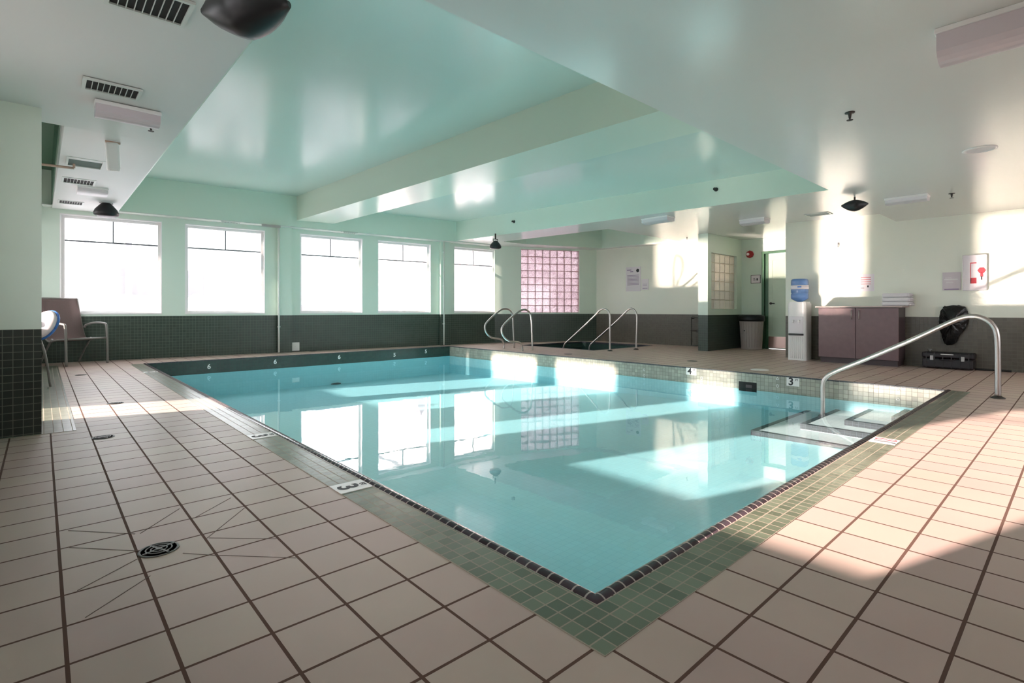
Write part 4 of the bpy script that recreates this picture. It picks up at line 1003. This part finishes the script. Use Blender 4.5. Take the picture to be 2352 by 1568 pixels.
# round white and blue object half hidden by the pillar
cc = ony(99, 745, 7.6); t = thing('round_float', tuple(cc), 'round white object with a blue rim peeping out from behind the pillar', 'pool float')
RR = Matrix.Translation(cc) @ Matrix.Rotation(math.radians(28), 4, 'Y') @ Matrix.Rotation(math.radians(-58), 4, 'Z')
MB().lathe([(.02, .05), (.09, .045), (.15, .02), (.165, 0), (.15, -.02), (.09, -.045), (.02, -.05)], (0, 0, 0), 20, 'y').build('float_shell', M['pinkwhite'], t, xf=RR)
MB().tube([(math.cos(2 * math.pi * k / 24) * .166, .022, math.sin(2 * math.pi * k / 24) * .166) for k in range(25)], .012, 8).build('blue_rim', M['blue'], t, xf=RR)
MB().lathe([(.035, -.10), (.04, -.05), (.02, -.045)], (0, 0, -.02), 14, 'y').build('grip', M['black'], t, xf=RR)
MB().tube(path([cc + Vector((-.03, 0, -.14)), cc + Vector((.02, 0, -.35)), Vector((cc.x + .06, cc.y, .0))], 8), .012, 8).build('support_leg', M['chairmetal'], t)

# ------------------------------------------------------------------ outside
b = MB().box(-.7, 60, 11.4, 90, -.5, -.4).box(-.7, 60, -40, -3.9, -.5, -.4).box(13, 60, -3.9, 11.4, -.5, -.4); struct(b.build('floor_outside', M['ground']))
b = MB().box(-60, -.7, -40, 90, -.5, -.4); struct(b.build('floor_outside_left', mat('dark ground to cut bounce', (.07, .07, .075), .9)))  # unseen ground, made dark so less light bounces up onto the left ceiling
b = MB().box(-2.0, -.4, -5, 12, 2.92, 3.1); struct(b.build('ceiling_sky_blocker', M['building']))  # unseen overhang added to hold back sky light from the left windows
def blob(name, c, rx, ry, rz, m, label, cat, n=3, group=None, seed=0):
    rnd = random.Random(seed); bm = bmesh.new(); bmesh.ops.create_icosphere(bm, subdivisions=n, radius=1)
    for v in bm.verts:
        k = 1 + rnd.uniform(-.05, .05); v.co = Vector((v.co.x * rx * k, v.co.y * ry * k, v.co.z * rz * k)) + Vector(c)
    o = MB(); o.bm.free(); o.bm = bm; t = thing(name, (c[0], c[1], -.4), label, cat, group); o.build('foliage', m, t)
    MB().tube([(c[0], c[1], -.4), (c[0], c[1], c[2] - rz * .5)], .08, 8).build('trunk', M['bar'], t)
def far(px, y, z=0): return ony(px, 600, y).x
i = 0
for px, y, rx, rz, zc, lb in ((455, 15.2, .45, .95, .5, 'pale shrub seen low through the second window on the left'), (520, 17.0, .5, 1.35, .6, 'pale shrub standing farther back in the middle of the second window'), (585, 15.2, .40, 1.55, .7, 'tall thin shrub at the right side of the second window'),
                          (715, 15.2, .45, .9, .5, 'pale shrub seen through the third window on the left'), (765, 17.2, .5, 1.25, .6, 'pale shrub standing farther back in the middle of the third window'), (815, 15.3, .40, 1.15, .6, 'pale shrub seen through the third window on the right'), (893, 15.4, .42, .8, .5, 'pale shrub seen low at the left of the fourth window')):
    blob('shrub', (far(px, y), y, zc - .2), rx, rx, rz, M['hedge'], lb, 'shrub', group='shrubs outside the windows', seed=i); i += 1
blob('conifer', (far(960, 14.6), 14.6, .7), .50, .50, 1.45, M['conifer'], 'reddish rounded tree outside the fourth window', 'tree', seed=9)
t = thing('outside_building', (far(300, 40), 40, -.4), 'long pale building with a tall pole seen through the first window', 'building')
xa, xb = far(172, 40), far(380, 40)
MB().box(far(215, 40), xb + 2, 39, 44, -.4, 3.4).build('upper_storey', M['building'], t)
MB().box(xa - 8, xb + 4, 37, 39, -.4, 1.7).build('lower_storey', M['hedge'], t)
MB().box(far(296, 38) - .15, far(296, 38) + .15, 38, 38.3, -.4, 7.5).build('pole', M['building'], t)
t = thing('brick_building', (15, 18, -.4), 'pink brick building seen through the fifth window and glass blocks', 'building')
MB().box(10.75, 26, 13.5, 22, -.4, 5).build('brick_wall', M['brick'], t)
MB().box(10.6, 26.2, 13.35, 22.2, 5, 5.3).build('roof_edge', M['building'], t)
